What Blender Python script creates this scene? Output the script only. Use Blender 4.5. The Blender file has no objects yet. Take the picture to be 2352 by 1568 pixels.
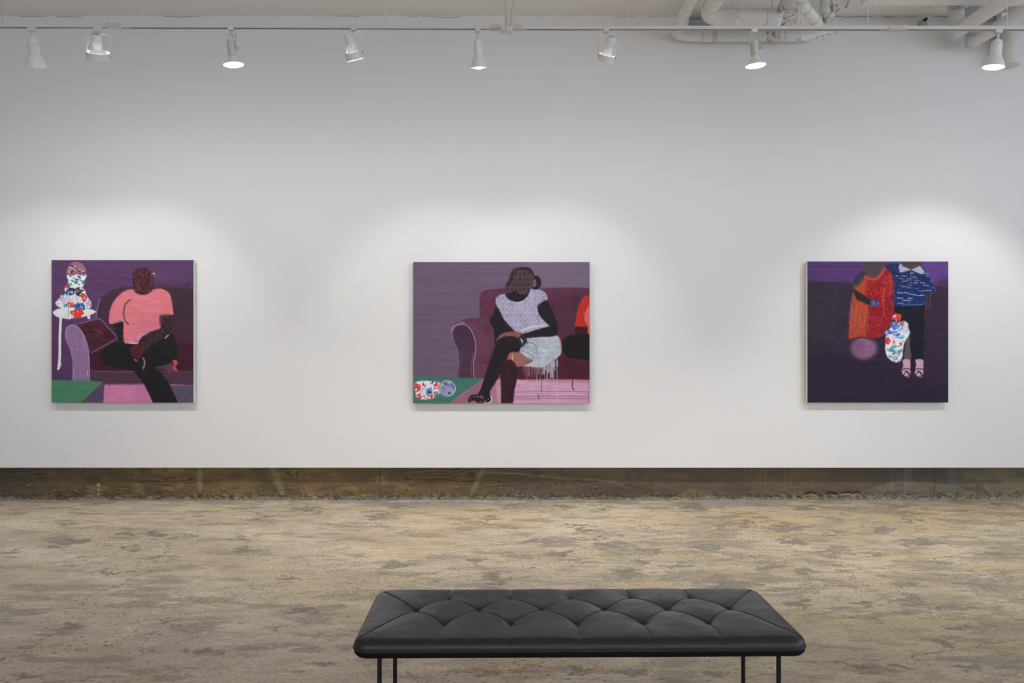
import bpy, math, random
import numpy as np
from mathutils import Vector, Matrix, Quaternion
random.seed(7)
C = bpy.context.scene.collection
F = 1829.0; CAMY = -6.886; CAMZ = 1.389
def P(px, py, d):
    return Vector(((px-1176)*d/F, CAMY+d, CAMZ-(py-784)*d/F))
TR = 5.0            # distance camera - track

# ------------------------------------------------------------------ materials
def lin(c):
    c = np.asarray(c, dtype=float)/255.0
    return np.where(c <= 0.04045, c/12.92, ((c+0.055)/1.055)**2.4)
def mat(name, col, rough=0.5, metal=0.0, spec=0.5, emit=None, estr=0, coat=0.0):
    m = bpy.data.materials.new(name); m.use_nodes = True
    b = m.node_tree.nodes['Principled BSDF']
    b.inputs['Base Color'].default_value = (*col, 1)
    b.inputs['Roughness'].default_value = rough
    b.inputs['Metallic'].default_value = metal
    b.inputs['Specular IOR Level'].default_value = spec
    b.inputs['Coat Weight'].default_value = coat
    if emit:
        b.inputs['Emission Color'].default_value = (*emit, 1)
        b.inputs['Emission Strength'].default_value = estr
    return m
def nd(m, t): return m.node_tree.nodes.new(t)
def lk(m, a, b): m.node_tree.links.new(a, b)
def bsdf(m): return m.node_tree.nodes['Principled BSDF']
def noise(m, scale, detail=4, rough=0.55, vec=None, out='Fac', dist=0):
    n = nd(m, 'ShaderNodeTexNoise'); n.inputs['Scale'].default_value = scale
    n.inputs['Detail'].default_value = detail; n.inputs['Roughness'].default_value = rough
    n.inputs['Distortion'].default_value = dist
    if vec is not None: lk(m, vec, n.inputs['Vector'])
    return n.outputs[out]
def objco(m, sc=(1,1,1), rot=(0,0,0)):
    t = nd(m, 'ShaderNodeTexCoord'); mp = nd(m, 'ShaderNodeMapping')
    mp.inputs['Scale'].default_value = sc; mp.inputs['Rotation'].default_value = rot
    lk(m, t.outputs['Object'], mp.inputs['Vector']); return mp.outputs['Vector']
def ramp(m, fac, stops):
    r = nd(m, 'ShaderNodeValToRGB'); e = r.color_ramp.elements
    e[0].position, e[0].color = stops[0][0], (*stops[0][1], 1)
    e[1].position, e[1].color = stops[1][0], (*stops[1][1], 1)
    for p, c in stops[2:]:
        x = e.new(p); x.color = (*c, 1)
    lk(m, fac, r.inputs['Fac']); return r.outputs['Color']
def mix(m, fac, a, b, mode='MIX'):
    n = nd(m, 'ShaderNodeMix'); n.data_type = 'RGBA'; n.blend_type = mode
    for v, s in ((fac, n.inputs[0]), (a, n.inputs[6]), (b, n.inputs[7])):
        if isinstance(v, (int, float)): s.default_value = v
        elif isinstance(v, tuple): s.default_value = (*v, 1)
        else: lk(m, v, s)
    return n.outputs[2]
def math_(m, op, a, b=None, c=None):
    n = nd(m, 'ShaderNodeMath'); n.operation = op
    for i, v in enumerate((a, b, c)):
        if v is None: continue
        if isinstance(v, (int, float)): n.inputs[i].default_value = v
        else: lk(m, v, n.inputs[i])
    return n.outputs[0]
def bump(m, h, strength=0.3, dist=0.01):
    b = nd(m, 'ShaderNodeBump'); b.inputs['Strength'].default_value = strength
    b.inputs['Distance'].default_value = dist
    lk(m, h, b.inputs['Height']); lk(m, b.outputs['Normal'], bsdf(m).inputs['Normal'])
def setcol(m, c): lk(m, c, bsdf(m).inputs['Base Color'])

WALLC = (0.80, 0.795, 0.785)
M = {}
m = M['wall'] = mat('wall paint', WALLC, 0.75, spec=0.25)
co = objco(m)
setcol(m, mix(m, math_(m, 'MULTIPLY', noise(m, 1.3, 3, 0.6, co), 0.09), WALLC, (0.70, 0.685, 0.665)))

m = M['ceiling'] = mat('ceiling paint', (0.90, 0.88, 0.855), 0.8, spec=0.2)
co = objco(m); bump(m, noise(m, 14, 6, 0.6, co), 0.25, 0.01)
m = M['white'] = mat('white enamel', (0.82, 0.81, 0.79), 0.4)
m = M['track'] = mat('track enamel', (0.70, 0.68, 0.65), 0.45)
m = M['cream'] = mat('cream aged enamel', (0.62, 0.585, 0.50), 0.5)
m = M['dark'] = mat('dark slot', (0.10, 0.065, 0.045), 0.6)
m = M['black'] = mat('black plastic', (0.02, 0.02, 0.022), 0.5)
m = M['bulb'] = mat('frosted bulb glass', (0.85, 0.83, 0.80), 0.25)
m = M['glow'] = mat('lit lamp lens', (1, 1, 1), 0.3, emit=(1.0, 0.93, 0.84), estr=14)
m = M['joint'] = mat('old brown sealant', (0.40, 0.32, 0.22), 0.7)
m = M['pipe'] = mat('painted pipe', (0.80, 0.775, 0.745), 0.42)
co = objco(m)
setcol(m, mix(m, ramp(m, noise(m, 9, 6, 0.65, co), [(0.60, (0, 0, 0)), (0.78, (0.4, 0.4, 0.4))]), (0.80, 0.775, 0.745), (0.52, 0.45, 0.36)))
bump(m, noise(m, 30, 5, 0.6, co), 0.15, 0.006)
m = M['wrap'] = mat('painted pipe wrap', (0.76, 0.745, 0.72), 0.6)
co = objco(m)
setcol(m, mix(m, ramp(m, noise(m, 22, 6, 0.7, co, dist=2), [(0.56, (0, 0, 0)), (0.70, (0.5, 0.5, 0.5))]), (0.78, 0.765, 0.745), (0.42, 0.38, 0.33)))
bump(m, noise(m, 22, 6, 0.7, co, dist=2), 0.8, 0.02)
m = M['rusty'] = mat('rust stained paint', (0.7, 0.65, 0.57), 0.7)
co = objco(m)
setcol(m, mix(m, ramp(m, noise(m, 30, 5, 0.7, co), [(0.50, (0, 0, 0)), (0.60, (1, 1, 1))]), (0.72, 0.69, 0.64), (0.30, 0.17, 0.07)))
m = M['galv'] = mat('grey metal', (0.42, 0.42, 0.40), 0.5, metal=0.3)
m = M['block'] = mat('grey block', (0.26, 0.25, 0.235), 0.9)
m = M['beige'] = mat('beige plastic', (0.50, 0.46, 0.38), 0.5)
m = M['canvasraw'] = mat('primed canvas', (0.80, 0.78, 0.74), 0.8)
m = M['leather'] = mat('black leather', (0.022, 0.021, 0.022), 0.40, spec=0.42)
co = objco(m)
bump(m, noise(m, 420, 3, 0.6, co), 0.10, 0.001)
lk(m, ramp(m, noise(m, 10, 5, 0.6, co), [(0.3, (0.30,)*3), (0.7, (0.42,)*3)]), bsdf(m).inputs['Roughness'])
M['frame'] = mat('black powder coated steel', (0.012, 0.012, 0.012), 0.5, spec=.3)
M['base'] = mat('black bench base', (0.010, 0.009, 0.008), 0.75, spec=.15)

# ------------------------------------------------------------------ mesh helpers
class MB:
    def __init__(s): s.v = []; s.f = []
    def quad(s, pts):
        n = len(s.v); s.v += [Vector(p) for p in pts]; s.f.append(tuple(range(n, n+len(pts))))
    def box(s, c, size, rot=None, bev=0.0):
        c = Vector(c); hx, hy, hz = [q/2 for q in size]
        b = min(bev, hx*0.9, hy*0.9, hz*0.9)
        n = len(s.v); R = rot or Matrix.Identity(3)
        if b <= 0:
            for x in (-hx, hx):
                for y in (-hy, hy):
                    for z in (-hz, hz): s.v.append(c + R @ Vector((x, y, z)))
            for f in ((0,1,3,2),(4,6,7,5),(0,4,5,1),(2,3,7,6),(0,2,6,4),(1,5,7,3)):
                s.f.append(tuple(n+i for i in f))
        else:
            prof = [(-hz, b), (-hz+b, 0), (hz-b, 0), (hz, b)]
            for z, ins in prof:
                a, d = hx-ins, hy-ins
                for x, y in ((-a+b,-d),(a-b,-d),(a,-d+b),(a,d-b),(a-b,d),(-a+b,d),(-a,d-b),(-a,-d+b)):
                    s.v.append(c + R @ Vector((x, y, z)))
            for k in range(3):
                for i in range(8):
                    j = (i+1) % 8
                    s.f.append((n+k*8+i, n+k*8+j, n+k*8+8+j, n+k*8+8+i))
            s.f.append(tuple(n+i for i in range(7, -1, -1))); s.f.append(tuple(n+24+i for i in range(8)))
        return s
    def lathe(s, p0, ax, prof, seg=32, cap=True):
        p0 = Vector(p0); ax = Vector(ax).normalized()
        u = ax.orthogonal().normalized(); w = ax.cross(u)
        n = len(s.v)
        for r, h in prof:
            for i in range(seg):
                t = 2*math.pi*i/seg
                s.v.append(p0 + ax*h + (u*math.cos(t)+w*math.sin(t))*max(r, 1e-5))
        for k in range(len(prof)-1):
            for i in range(seg):
                j = (i+1) % seg
                s.f.append((n+k*seg+i, n+k*seg+j, n+(k+1)*seg+j, n+(k+1)*seg+i))
        if cap:
            s.f.append(tuple(n+i for i in range(seg-1, -1, -1)))
            s.f.append(tuple(n+(len(prof)-1)*seg+i for i in range(seg)))
        return s
    def tube(s, path, r, seg=12, smooth=True, sub=6):
        pts = [Vector(p) for p in path]
        if smooth and len(pts) > 2: pts = crv(pts, sub)
        n0 = len(s.v); u = None
        for i, p in enumerate(pts):
            t = (pts[min(i+1, len(pts)-1)] - pts[max(i-1, 0)]).normalized()
            if u is None: u = t.orthogonal().normalized()
            u = (u - t*u.dot(t)).normalized(); w = t.cross(u)
            rr = r[i*len(r)//len(pts)] if isinstance(r, (list, tuple)) else r
            for k in range(seg):
                a = 2*math.pi*k/seg
                s.v.append(p + (u*math.cos(a)+w*math.sin(a))*rr)
        for i in range(len(pts)-1):
            for k in range(seg):
                j = (k+1) % seg
                s.f.append((n0+i*seg+k, n0+i*seg+j, n0+(i+1)*seg+j, n0+(i+1)*seg+k))
        s.f.append(tuple(n0+k for k in range(seg-1, -1, -1)))
        s.f.append(tuple(n0+(len(pts)-1)*seg+k for k in range(seg)))
        return s
    def bar(s, pts, wdir, w, t):
        """flat strip of width w (along wdir) and thickness t following pts"""
        pts = [Vector(p) for p in pts]; wd = Vector(wdir).normalized(); n0 = len(s.v)
        for i, p in enumerate(pts):
            d = (pts[min(i+1, len(pts)-1)] - pts[max(i-1, 0)]).normalized()
            q = d.cross(wd).normalized()
            for a, b in ((-1,-1),(1,-1),(1,1),(-1,1)): s.v.append(p + wd*a*w/2 + q*b*t/2)
        for i in range(len(pts)-1):
            for k in range(4):
                j = (k+1) % 4
                s.f.append((n0+i*4+k, n0+i*4+j, n0+(i+1)*4+j, n0+(i+1)*4+k))
        s.f.append((n0+3, n0+2, n0+1, n0)); e = n0+(len(pts)-1)*4
        s.f.append((e, e+1, e+2, e+3)); return s
    def build(s, name, m, parent=None, smooth=False, origin=None):
        if origin is None: origin = parent.matrix_basis.translation.copy() if parent is not None and parent.parent is None else Vector((0,0,0))
        if parent is not None:
            origin = world_loc(parent)
        me = bpy.data.meshes.new(name)
        me.from_pydata([tuple(v-origin) for v in s.v], [], s.f); me.update()
        if smooth:
            me.polygons.foreach_set('use_smooth', [True]*len(me.polygons))
            me.set_sharp_from_angle(angle=math.radians(38))
        me.materials.append(m)
        o = bpy.data.objects.new(name, me); C.objects.link(o)
        if parent is not None: o.parent = parent
        else: o.location = origin
        return o
def world_loc(o):
    v = o.location.copy(); p = o.parent
    while p: v += p.location; p = p.parent
    return v
def crv(pts, sub=6):
    out = []
    for i in range(len(pts)-1):
        p0, p1, p2, p3 = pts[max(i-1,0)], pts[i], pts[i+1], pts[min(i+2, len(pts)-1)]
        for k in range(sub):
            t = k/sub
            out.append(0.5*((2*p1)+(-p0+p2)*t+(2*p0-5*p1+4*p2-p3)*t*t+(-p0+3*p1-3*p2+p3)*t**3))
    out.append(pts[-1]); return out
def tag(o, label=None, cat=None, group=None, kind=None):
    for k, v in (('label', label), ('category', cat), ('group', group), ('kind', kind)):
        if v: o[k] = v
    return o
def thing(name, loc, label, cat, group=None):
    o = bpy.data.objects.new(name, None); C.objects.link(o); o.location = loc
    o.empty_display_size = 0.05
    return tag(o, label, cat, group)
def gridmesh(name, X, Y, Z, col, m, parent=None, loc=(0,0,0)):
    """X,Y,Z arrays (H,W); col (H,W,3) linear or None"""
    H, W = X.shape
    co = np.stack([X, Y, Z], -1).reshape(-1, 3).astype(np.float32)
    idx = np.arange(H*W).reshape(H, W)
    q = np.stack([idx[:-1,:-1], idx[:-1,1:], idx[1:,1:], idx[1:,:-1]], -1).reshape(-1, 4).astype(np.int32)
    me = bpy.data.meshes.new(name)
    me.vertices.add(H*W); me.vertices.foreach_set('co', co.ravel())
    me.loops.add(q.size); me.loops.foreach_set('vertex_index', q.ravel())
    me.polygons.add(len(q)); me.polygons.foreach_set('loop_start', np.arange(0, q.size, 4, dtype=np.int32))
    me.polygons.foreach_set('use_smooth', np.ones(len(q), dtype=bool))
    me.update(calc_edges=True)
    if col is not None:
        a = me.color_attributes.new('Paint', 'FLOAT_COLOR', 'POINT')
        c4 = np.ones((H*W, 4), np.float32); c4[:, :3] = col.reshape(-1, 3)
        a.data.foreach_set('color', c4.ravel())
    me.materials.append(m)
    o = bpy.data.objects.new(name, me); C.objects.link(o); o.location = loc
    if parent: o.parent = parent
    return o

# ------------------------------------------------------------------ numpy painting
def vnoise(u, v, seed):
    """value noise at coordinates u,v (arrays)"""
    rs = np.random.RandomState(seed); T = rs.rand(256, 256)
    iu = np.floor(u).astype(int); iv = np.floor(v).astype(int)
    fu = u-iu; fv = v-iv; fu = fu*fu*(3-2*fu); fv = fv*fv*(3-2*fv)
    a = T[iu % 256, iv % 256]; b = T[(iu+1) % 256, iv % 256]
    c = T[iu % 256, (iv+1) % 256]; d = T[(iu+1) % 256, (iv+1) % 256]
    return (a*(1-fu)+b*fu)*(1-fv) + (c*(1-fu)+d*fu)*fv
def fbm(u, v, seed, oct=4, gain=0.55):
    s = 0; a = 1; t = 0
    for k in range(oct):
        s = s + a*vnoise(u*2**k+17*k, v*2**k+31*k, seed+k); t += a; a *= gain
    return s/t
def catmull(p, closed=True, sub=4):
    p = np.asarray(p, float); n = len(p); out = []
    rng = range(n) if closed else range(n-1)
    for i in rng:
        if closed: a, b, c, d = p[i-1], p[i], p[(i+1) % n], p[(i+2) % n]
        else: a, b, c, d = p[max(i-1,0)], p[i], p[i+1], p[min(i+2, n-1)]
        for k in range(sub):
            t = k/sub
            out.append(0.5*((2*b)+(-a+c)*t+(2*a-5*b+4*c-d)*t*t+(-a+3*b-3*c+d)*t**3))
    if not closed: out.append(p[-1])
    return np.array(out)
def inside(X, Y, poly):
    r = np.zeros(X.shape, bool); n = len(poly)
    for i in range(n):
        x0, y0 = poly[i]; x1, y1 = poly[(i+1) % n]
        if y0 == y1: continue
        c = ((Y < y0) != (Y < y1)); r ^= c & (X < (x1-x0)*(Y-y0)/(y1-y0)+x0)
    return r
class Art:
    def __init__(s, x0, y0, x1, y1, W, H, bg, seed=1, X=None, Y=None, wob=2.0, fs=14.0):
        if X is None: X, Y = np.meshgrid(np.linspace(x0, x1, W), np.linspace(y0, y1, H))
        s.X, s.Y = X, Y; s.seed = seed
        s.px = (x1-x0)/max(W, 1)
        s.WX = X + (fbm(X/fs, Y/fs, seed+5)-0.5)*2*wob
        s.WY = Y + (fbm(X/fs, Y/fs, seed+9)-0.5)*2*wob
        s.img = np.ones(X.shape+(3,))*np.array(bg, float)
        s.k = 0
    def put(s, mask, col, a=1.0, tex=0, tdir=(60, 8), fs=None):
        s.k += 1
        col = np.array(col, float)
        if tex:
            n = fbm(s.X/tdir[0], s.Y/tdir[1], s.seed+100+s.k, 4)-0.5
            colf = col + (n*2*tex)[..., None]
        else: colf = col
        mk = (mask*a)[..., None]
        s.img = s.img*(1-mk) + colf*mk
    def blur(s, mk, soft):
        r = max(1, int(soft/s.px/2)); mk = mk.astype(float)
        for ax in (0, 1):
            for _ in range(2):
                pad = [(0,0),(0,0)]; pad[ax] = (r+1, r)
                c = np.cumsum(np.pad(mk, pad, mode='edge'), axis=ax)
                n = mk.shape[ax]
                hi = np.take(c, range(2*r+1, 2*r+1+n), axis=ax); lo = np.take(c, range(0, n), axis=ax)
                mk = (hi-lo)/(2*r+1)
        return mk
    def poly(s, pts, col, a=1.0, soft=0, sm=True, **k):
        p = catmull(pts) if sm else np.asarray(pts, float)
        mk = inside(s.WX, s.WY, p).astype(float)
        mk = s.blur(mk, soft if soft else s.px*2)
        s.put(mk, col, a, **k); return mk
    def ell(s, cx, cy, rx, ry, col, a=1.0, rot=0, soft=0.15, **k):
        dx, dy = s.WX-cx, s.WY-cy; c, q = math.cos(rot), math.sin(rot)
        d = np.sqrt(((dx*c+dy*q)/rx)**2 + ((-dx*q+dy*c)/ry)**2)
        mk = np.clip((1-d)/soft+0.5, 0, 1); s.put(mk, col, a, **k); return mk
    def lace(s, mask, col, sc=11, th=.03, a=.7, sd=0, asp=1.0):
        n = np.abs(fbm(s.X/sc, s.Y/(sc*asp), s.seed+400+sd, 3)-.5)
        s.put(np.clip((th-n)/th*2, 0, 1)*mask, col, a)
    def finish(s, amp=7):
        b = fbm((s.X+s.Y*.25)/70, (s.Y-s.X*.08)/5, s.seed+700, 3)-.5; g = fbm(s.X/5, s.Y/5, s.seed+701, 2)-.5
        lum = s.img.mean(-1, keepdims=True)/255
        s.img = s.img+((b*amp*2.2+g*amp*1.1)[..., None])*(.35+lum)
    def flower(s, cx, cy, rx, ry, col):
        wx = s.X+(fbm(s.X/22, s.Y/22, s.seed+int(cx), 3)-.5)*rx*.9; wy = s.Y+(fbm(s.X/22, s.Y/22, s.seed+int(cy), 3)-.5)*ry*.9
        th = np.arctan2(wy-cy, wx-cx); d = np.hypot((wx-cx)/rx, (wy-cy)/ry)/(1+.10*np.sin(th*5+cx))
        mk = np.clip((1.04-d)/.14+.5, 0, 1); s.put(mk, col, .97, tex=26, tdir=(9, 9))
        return mk
    def line(s, pts, w, col, a=1.0, closed=False, sm=True, **k):
        p = catmull(pts, closed) if sm else np.asarray(pts, float)
        if closed: p = np.vstack([p, p[:1]])
        D = np.full(s.X.shape, 1e9)
        x0, y0 = p.min(0)-w*2-6; x1, y1 = p.max(0)+w*2+6
        sel = (s.X > x0) & (s.X < x1) & (s.Y > y0) & (s.Y < y1)
        xx, yy = s.WX[sel], s.WY[sel]; d = np.full(xx.shape, 1e9)
        for i in range(len(p)-1):
            ax, ay = p[i]; bx, by = p[i+1]; vx, vy = bx-ax, by-ay; L = vx*vx+vy*vy+1e-9
            t = np.clip(((xx-ax)*vx+(yy-ay)*vy)/L, 0, 1)
            d = np.minimum(d, np.hypot(xx-ax-t*vx, yy-ay-t*vy))
        D[sel] = d
        mk = np.clip((w/2-D)/max(s.px, 1.0)+0.5, 0, 1); s.put(mk, col, a, **k); return mk
    def dabs(s, n, x0, y0, x1, y1, cols, rmin, rmax, mask=None, seed=0, asp=1.0, rot=None, a=0.9, soft=0.4):
        r = random.Random(seed)
        for _ in range(n):
            x, y = r.uniform(x0, x1), r.uniform(y0, y1); R = r.uniform(rmin, rmax)
            th = r.uniform(0, 3.14) if rot is None else rot+r.uniform(-.3, .3)
            c, q = math.cos(th), math.sin(th)
            dx, dy = s.WX-x, s.WY-y
            d = np.sqrt(((dx*c+dy*q)/(R*asp))**2 + ((-dx*q+dy*c)/R)**2)
            mk = np.clip((1-d)/soft+0.5, 0, 1)
            if mask is not None: mk = mk*mask
            s.put(mk, r.choice(cols), a)
# ------------------------------------------------------------------ the three pictures
RED=(205,62,52); BLUE=(52,92,150); WHT=(226,226,226); LIL=(190,180,205)
def picture_a():
    A = Art(79, 75, 1462, 1460, 470, 470, (90, 62, 98), seed=3)
    A.img += ((fbm(A.X/300, A.Y/25, 77)-0.5)*10)[..., None]
    A.img -= (np.clip((A.Y-600)/900, 0, 1)*6)[..., None]
    A.poly([(510,1260),(512,640),(525,540),(570,440),(650,370),(760,335),(900,330),(1150,332),(1300,335),(1462,348),(1560,360),(1560,1300),(1475,1340),(900,1350)], (72,48,66), tex=7, tdir=(90,90))
    A.poly([(1080,330),(1300,345),(1475,355),(1475,1200),(1250,1150),(1250,700)], (62,44,54), a=.7, soft=50, tex=8, tdir=(60,120))
    A.line([(512,640),(520,560),(545,460)], 10, (140,112,160))
    A.line([(560,440),(660,365),(800,335),(1475,345)], 5, (98,66,92), a=.7)
    A.poly([(455,960),(700,860),(1475,860),(1475,1160),(450,1150)], (66,34,48), tex=8, tdir=(120,20), soft=10)
    A.poly([(1260,640),(1475,650),(1475,860),(1260,850)], (70,44,62), a=.8, soft=20)
    A.poly([(270,700),(520,645),(722,832),(470,972),(400,800)], (74,38,50), sm=False, tex=14, tdir=(70,25))
    A.dabs(16, 400, 680, 640, 880, [(95,40,40),(60,28,38),(90,60,80)], 4, 9, seed=5, asp=8, rot=0.5, a=.5)
    A.line([(480,745),(530,765),(570,780)], 7, (170,62,50))
    A.line([(270,705),(400,680),(520,642),(560,650),(722,832),(600,905),(470,975)], 12, (116,88,126), sm=False)
    A.poly([(212,780),(225,730),(265,706),(310,708),(355,745),(395,810),(425,900),(440,1000),(450,1120),(452,1250),(290,1240),(286,1080),(270,980),(235,880),(215,830)], (142,112,150), tex=9, tdir=(20,90))
    A.line([(215,800),(228,730),(275,706),(330,722),(385,790),(420,890),(440,1000),(450,1240)], 11, (170,142,190), a=.8)
    A.line([(290,1240),(286,1080),(262,950),(222,860),(212,800)], 8, (166,138,184), a=.7)
    A.line([(290,800),(310,850),(320,1000)], 5, (175,150,190), a=.6); A.line([(378,810),(392,880),(402,945)], 7, (200,140,160))
    A.line([(425,1150),(430,1200)], 5, (225,210,225)); A.line([(302,925),(314,908)], 5, (90,40,60))
    A.poly([(452,1146),(880,1150),(1475,1158),(1475,1292),(1000,1285),(580,1278),(452,1248)], (80,56,74), sm=False, tex=6, tdir=(150,20))
    A.line([(452,1150),(700,1162),(880,1158)], 6, (120,86,118)); A.line([(455,1245),(600,1275),(1000,1278),(1475,1290)], 8, (110,74,100), a=.8)
    A.line([(1080,1135),(1250,1160),(1475,1155)], 6, (140,66,76), a=.8)
    A.poly([(590,1284),(1250,1284),(1475,1295),(1475,1475),(578,1475)], (205,126,166), sm=False, tex=12, tdir=(200,8))
    A.poly([(895,1300),(1000,1290),(1040,1460),(900,1460)], (186,112,160), a=.5, soft=20)
    A.poly([(1200,1290),(1475,1296),(1475,1475),(1280,1475)], (90,80,102), sm=False, tex=7, tdir=(30,30))
    A.poly([(60,1240),(400,1243),(575,1256),(360,1452),(360,1475),(60,1475)], (76,128,100), sm=False, tex=10, tdir=(200,8))
    A.poly([(575,1260),(592,1290),(580,1475),(350,1475),(365,1450)], (88,76,98), sm=False, tex=8, tdir=(40,30))
    A.line([(572,1258),(470,1352),(365,1450)], 5, (120,150,120)); A.line([(880,1285),(882,1455)], 4, (225,150,190), a=.6)
    A.line([(632,1268),(648,1316)], 5, (130,50,80))
    # trousers
    BK = (35,34,36)
    A.poly([(553,1010),(565,955),(620,910),(700,878),(790,868),(900,885),(960,950),(930,1060),(900,1145),(780,1132),(660,1110),(590,1075)], BK, soft=6)
    A.poly([(1085,1110),(1245,1075),(1250,1150),(1180,1140)], (110,96,110), a=.5, soft=10, tex=30, tdir=(6,60))
    A.poly([(880,1010),(990,925),(1130,850),(1245,780),(1285,860),(1306,950),(1292,1030),(1230,1078),(1130,1108),(1080,1120),(1150,1175),(1220,1270),(1262,1360),(1298,1475),(1090,1475),(1030,1380),(960,1250),(900,1180),(878,1110)], BK, soft=5)
    A.poly([(1255,1055),(1290,1045),(1308,1075),(1285,1110),(1305,1145),(1290,1155),(1255,1130),(1270,1090)], (196,84,74), tex=16, tdir=(12,12))
    A.line([(968,1025),(985,1060),(978,1110),(968,1125)], 15, (138,112,150)); A.line([(975,1140),(980,1165)], 6, (150,130,160), a=.6)
    # arms
    A.poly([(690,680),(778,680),(784,790),(785,882),(740,862),(712,810),(695,745)], (44,35,44), tex=22, tdir=(9,9))
    arm = A.poly([(1128,640),(1160,598),(1252,602),(1245,700),(1250,790),(1160,835),(1060,895),(985,975),(930,1040),(900,1064),(872,1020),(845,940),(900,878),(960,815),(1060,768),(1135,735)], (52,38,46), tex=26, tdir=(9,9))
    A.poly([(846,930),(930,880),(985,930),(950,1010),(905,1062),(875,1025)], (84,28,32), a=.8, soft=12, tex=22, tdir=(10,26))
    A.line([(885,1040),(905,1052)], 9, (230,110,90)); A.line([(1185,832),(1215,805)], 9, (225,180,170))
    # shirt
    A.poly([(642,690),(640,610),(662,520),(715,435),(785,378),(866,356),(905,395),(965,412),(1030,395),(1070,360),(1150,352),(1212,385),(1240,440),(1254,530),(1264,604),(1200,598),(1130,616),(1128,690),(1138,735),(1050,765),(960,790),(880,845),(820,884),(786,872),(776,780),(774,668),(700,678)], (217,122,132), tex=12, tdir=(80,30))
    A.poly([(725,465),(800,410),(845,440),(780,560),(705,625),(690,590)], (222,130,128), a=.6, soft=22)
    A.poly([(1060,600),(1130,615),(1128,720),(960,740),(1000,660)], (205,112,136), a=.6, soft=25)
    A.poly([(1130,400),(1220,400),(1250,590),(1120,600),(1150,500)], (214,118,116), a=.6, soft=25)
    A.line([(848,458),(800,500),(782,580),(790,650),(825,700)], 15, (104,72,80), tex=30, tdir=(6,6))
    A.line([(650,688),(700,684),(775,662)], 7, (226,170,190), a=.8); A.line([(640,600),(665,510),(720,430),(790,374)], 5, (170,90,130), a=.7)
    A.line([(1212,385),(1245,450),(1262,600)], 5, (190,120,170), a=.6)
    A.poly([(818,882),(900,820),(960,770),(1040,762),(1030,775),(960,820),(915,878),(880,885)], (212,134,172), sm=False)
    A.line([(1035,775),(955,775)], 6, (130,100,130)); A.line([(885,830),(905,870)], 6, (130,90,120)); A.line([(830,880),(905,885),(925,872)], 7, (245,225,225))
    # head
    hd = A.poly([(873,300),(874,225),(900,172),(965,150),(1020,165),(1058,210),(1078,270),(1070,335),(1035,388),(975,410),(915,395),(882,360)], (72,38,48), tex=10, tdir=(25,25))
    A.dabs(80, 880, 160, 1070, 400, [(120,62,76),(100,52,64),(46,26,36),(40,24,32),(110,58,66)], 3.5, 6.5, mask=hd, seed=9, asp=3.2, rot=.7, a=.7)
    A.lace(hd, (132,74,86), 13, .028, .8, 1); A.lace(hd, (34,20,28), 20, .03, .6, 2); A.lace(arm, (122,92,100), 15, .025, .7, 3)
    A.line([(873,300),(874,225),(900,172),(965,150),(1020,165),(1060,212)], 6, (45,28,42), a=.8)
    A.dabs(9, 1045, 190, 1078, 225, [(230,215,220),(190,150,160),(60,30,40)], 5, 10, seed=2)
    # vase of flowers on the small white table
    A.line([(168,630),(160,800),(158,1000),(150,1110),(142,1130)], 26, WHT); A.poly([(140,1080),(172,1075),(168,1100),(145,1132)], WHT)
    A.poly([(90,585),(150,545),(300,535),(440,548),(512,575),(440,612),(300,640),(150,632)], WHT)
    A.poly([(420,610),(456,608),(456,645),(430,648)], WHT, sm=False)
    A.poly([(120,490),(160,440),(210,400),(215,330),(385,350),(420,420),(465,490),(455,540),(400,540),(300,560),(160,535)], (228,232,236))
    v = A.poly([(235,215),(410,215),(400,270),(385,330),(350,345),(280,335),(238,310),(240,270)], (226,232,236))
    A.dabs(34, 238, 222, 400, 335, [(80,140,150),(110,110,130),(150,170,180),(60,100,120)], 6, 10, mask=v, seed=12, asp=1.7, rot=.3)
    v = A.poly([(232,215),(232,170),(255,120),(300,96),(350,100),(390,130),(410,180),(405,222),(330,212),(280,225)], (146,104,120))
    A.dabs(30, 240, 105, 400, 215, [(226,215,220),(60,30,45),(170,110,125),(200,160,170)], 3.5, 6.5, mask=v, seed=13, asp=2.8, rot=.4)
    A.line([(232,215),(232,170),(255,120),(300,96),(350,100),(390,130),(410,180),(405,222)], 5, (170,140,170), a=.8)
    for cx, cy, rx, ry, c in ((232,338,26,20,RED),(262,368,40,26,(44,38,46)),(335,372,46,32,(84,78,92)),(350,405,34,22,(70,64,80)),(250,392,42,30,BLUE),(392,440,30,36,RED),(195,455,50,40,LIL),(250,455,45,42,(205,198,212)),(325,460,45,38,(212,206,216)),(437,500,26,32,(170,158,190)),(155,495,34,30,(215,225,228)),(265,512,36,24,(214,70,62)),(350,525,48,38,(58,98,160)),(325,592,58,42,(214,62,50)),(240,620,46,28,(208,206,212)),(212,518,20,14,(40,130,120))):
        A.flower(cx, cy, rx, ry, c)
        A.dabs(6, cx-rx*.7, cy-ry*.7, cx+rx*.7, cy+ry*.7, [tuple(min(255,q+55) for q in c), tuple(max(0,q-45) for q in c), WHT], 3, 6, seed=int(cx), asp=2.4)
    A.line([(240,530),(243,600)], 5, (40,100,90))
    A.finish()
    return A
def diamonds(X, Y, s, r=0.78):
    u = ((X*0.71+Y*0.71*r)/s) % 1-0.5; v = ((X*0.71-Y*0.71*r)/s) % 1-0.5
    return np.cos(np.maximum(abs(u), abs(v))*2*math.pi*2.9)
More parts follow.
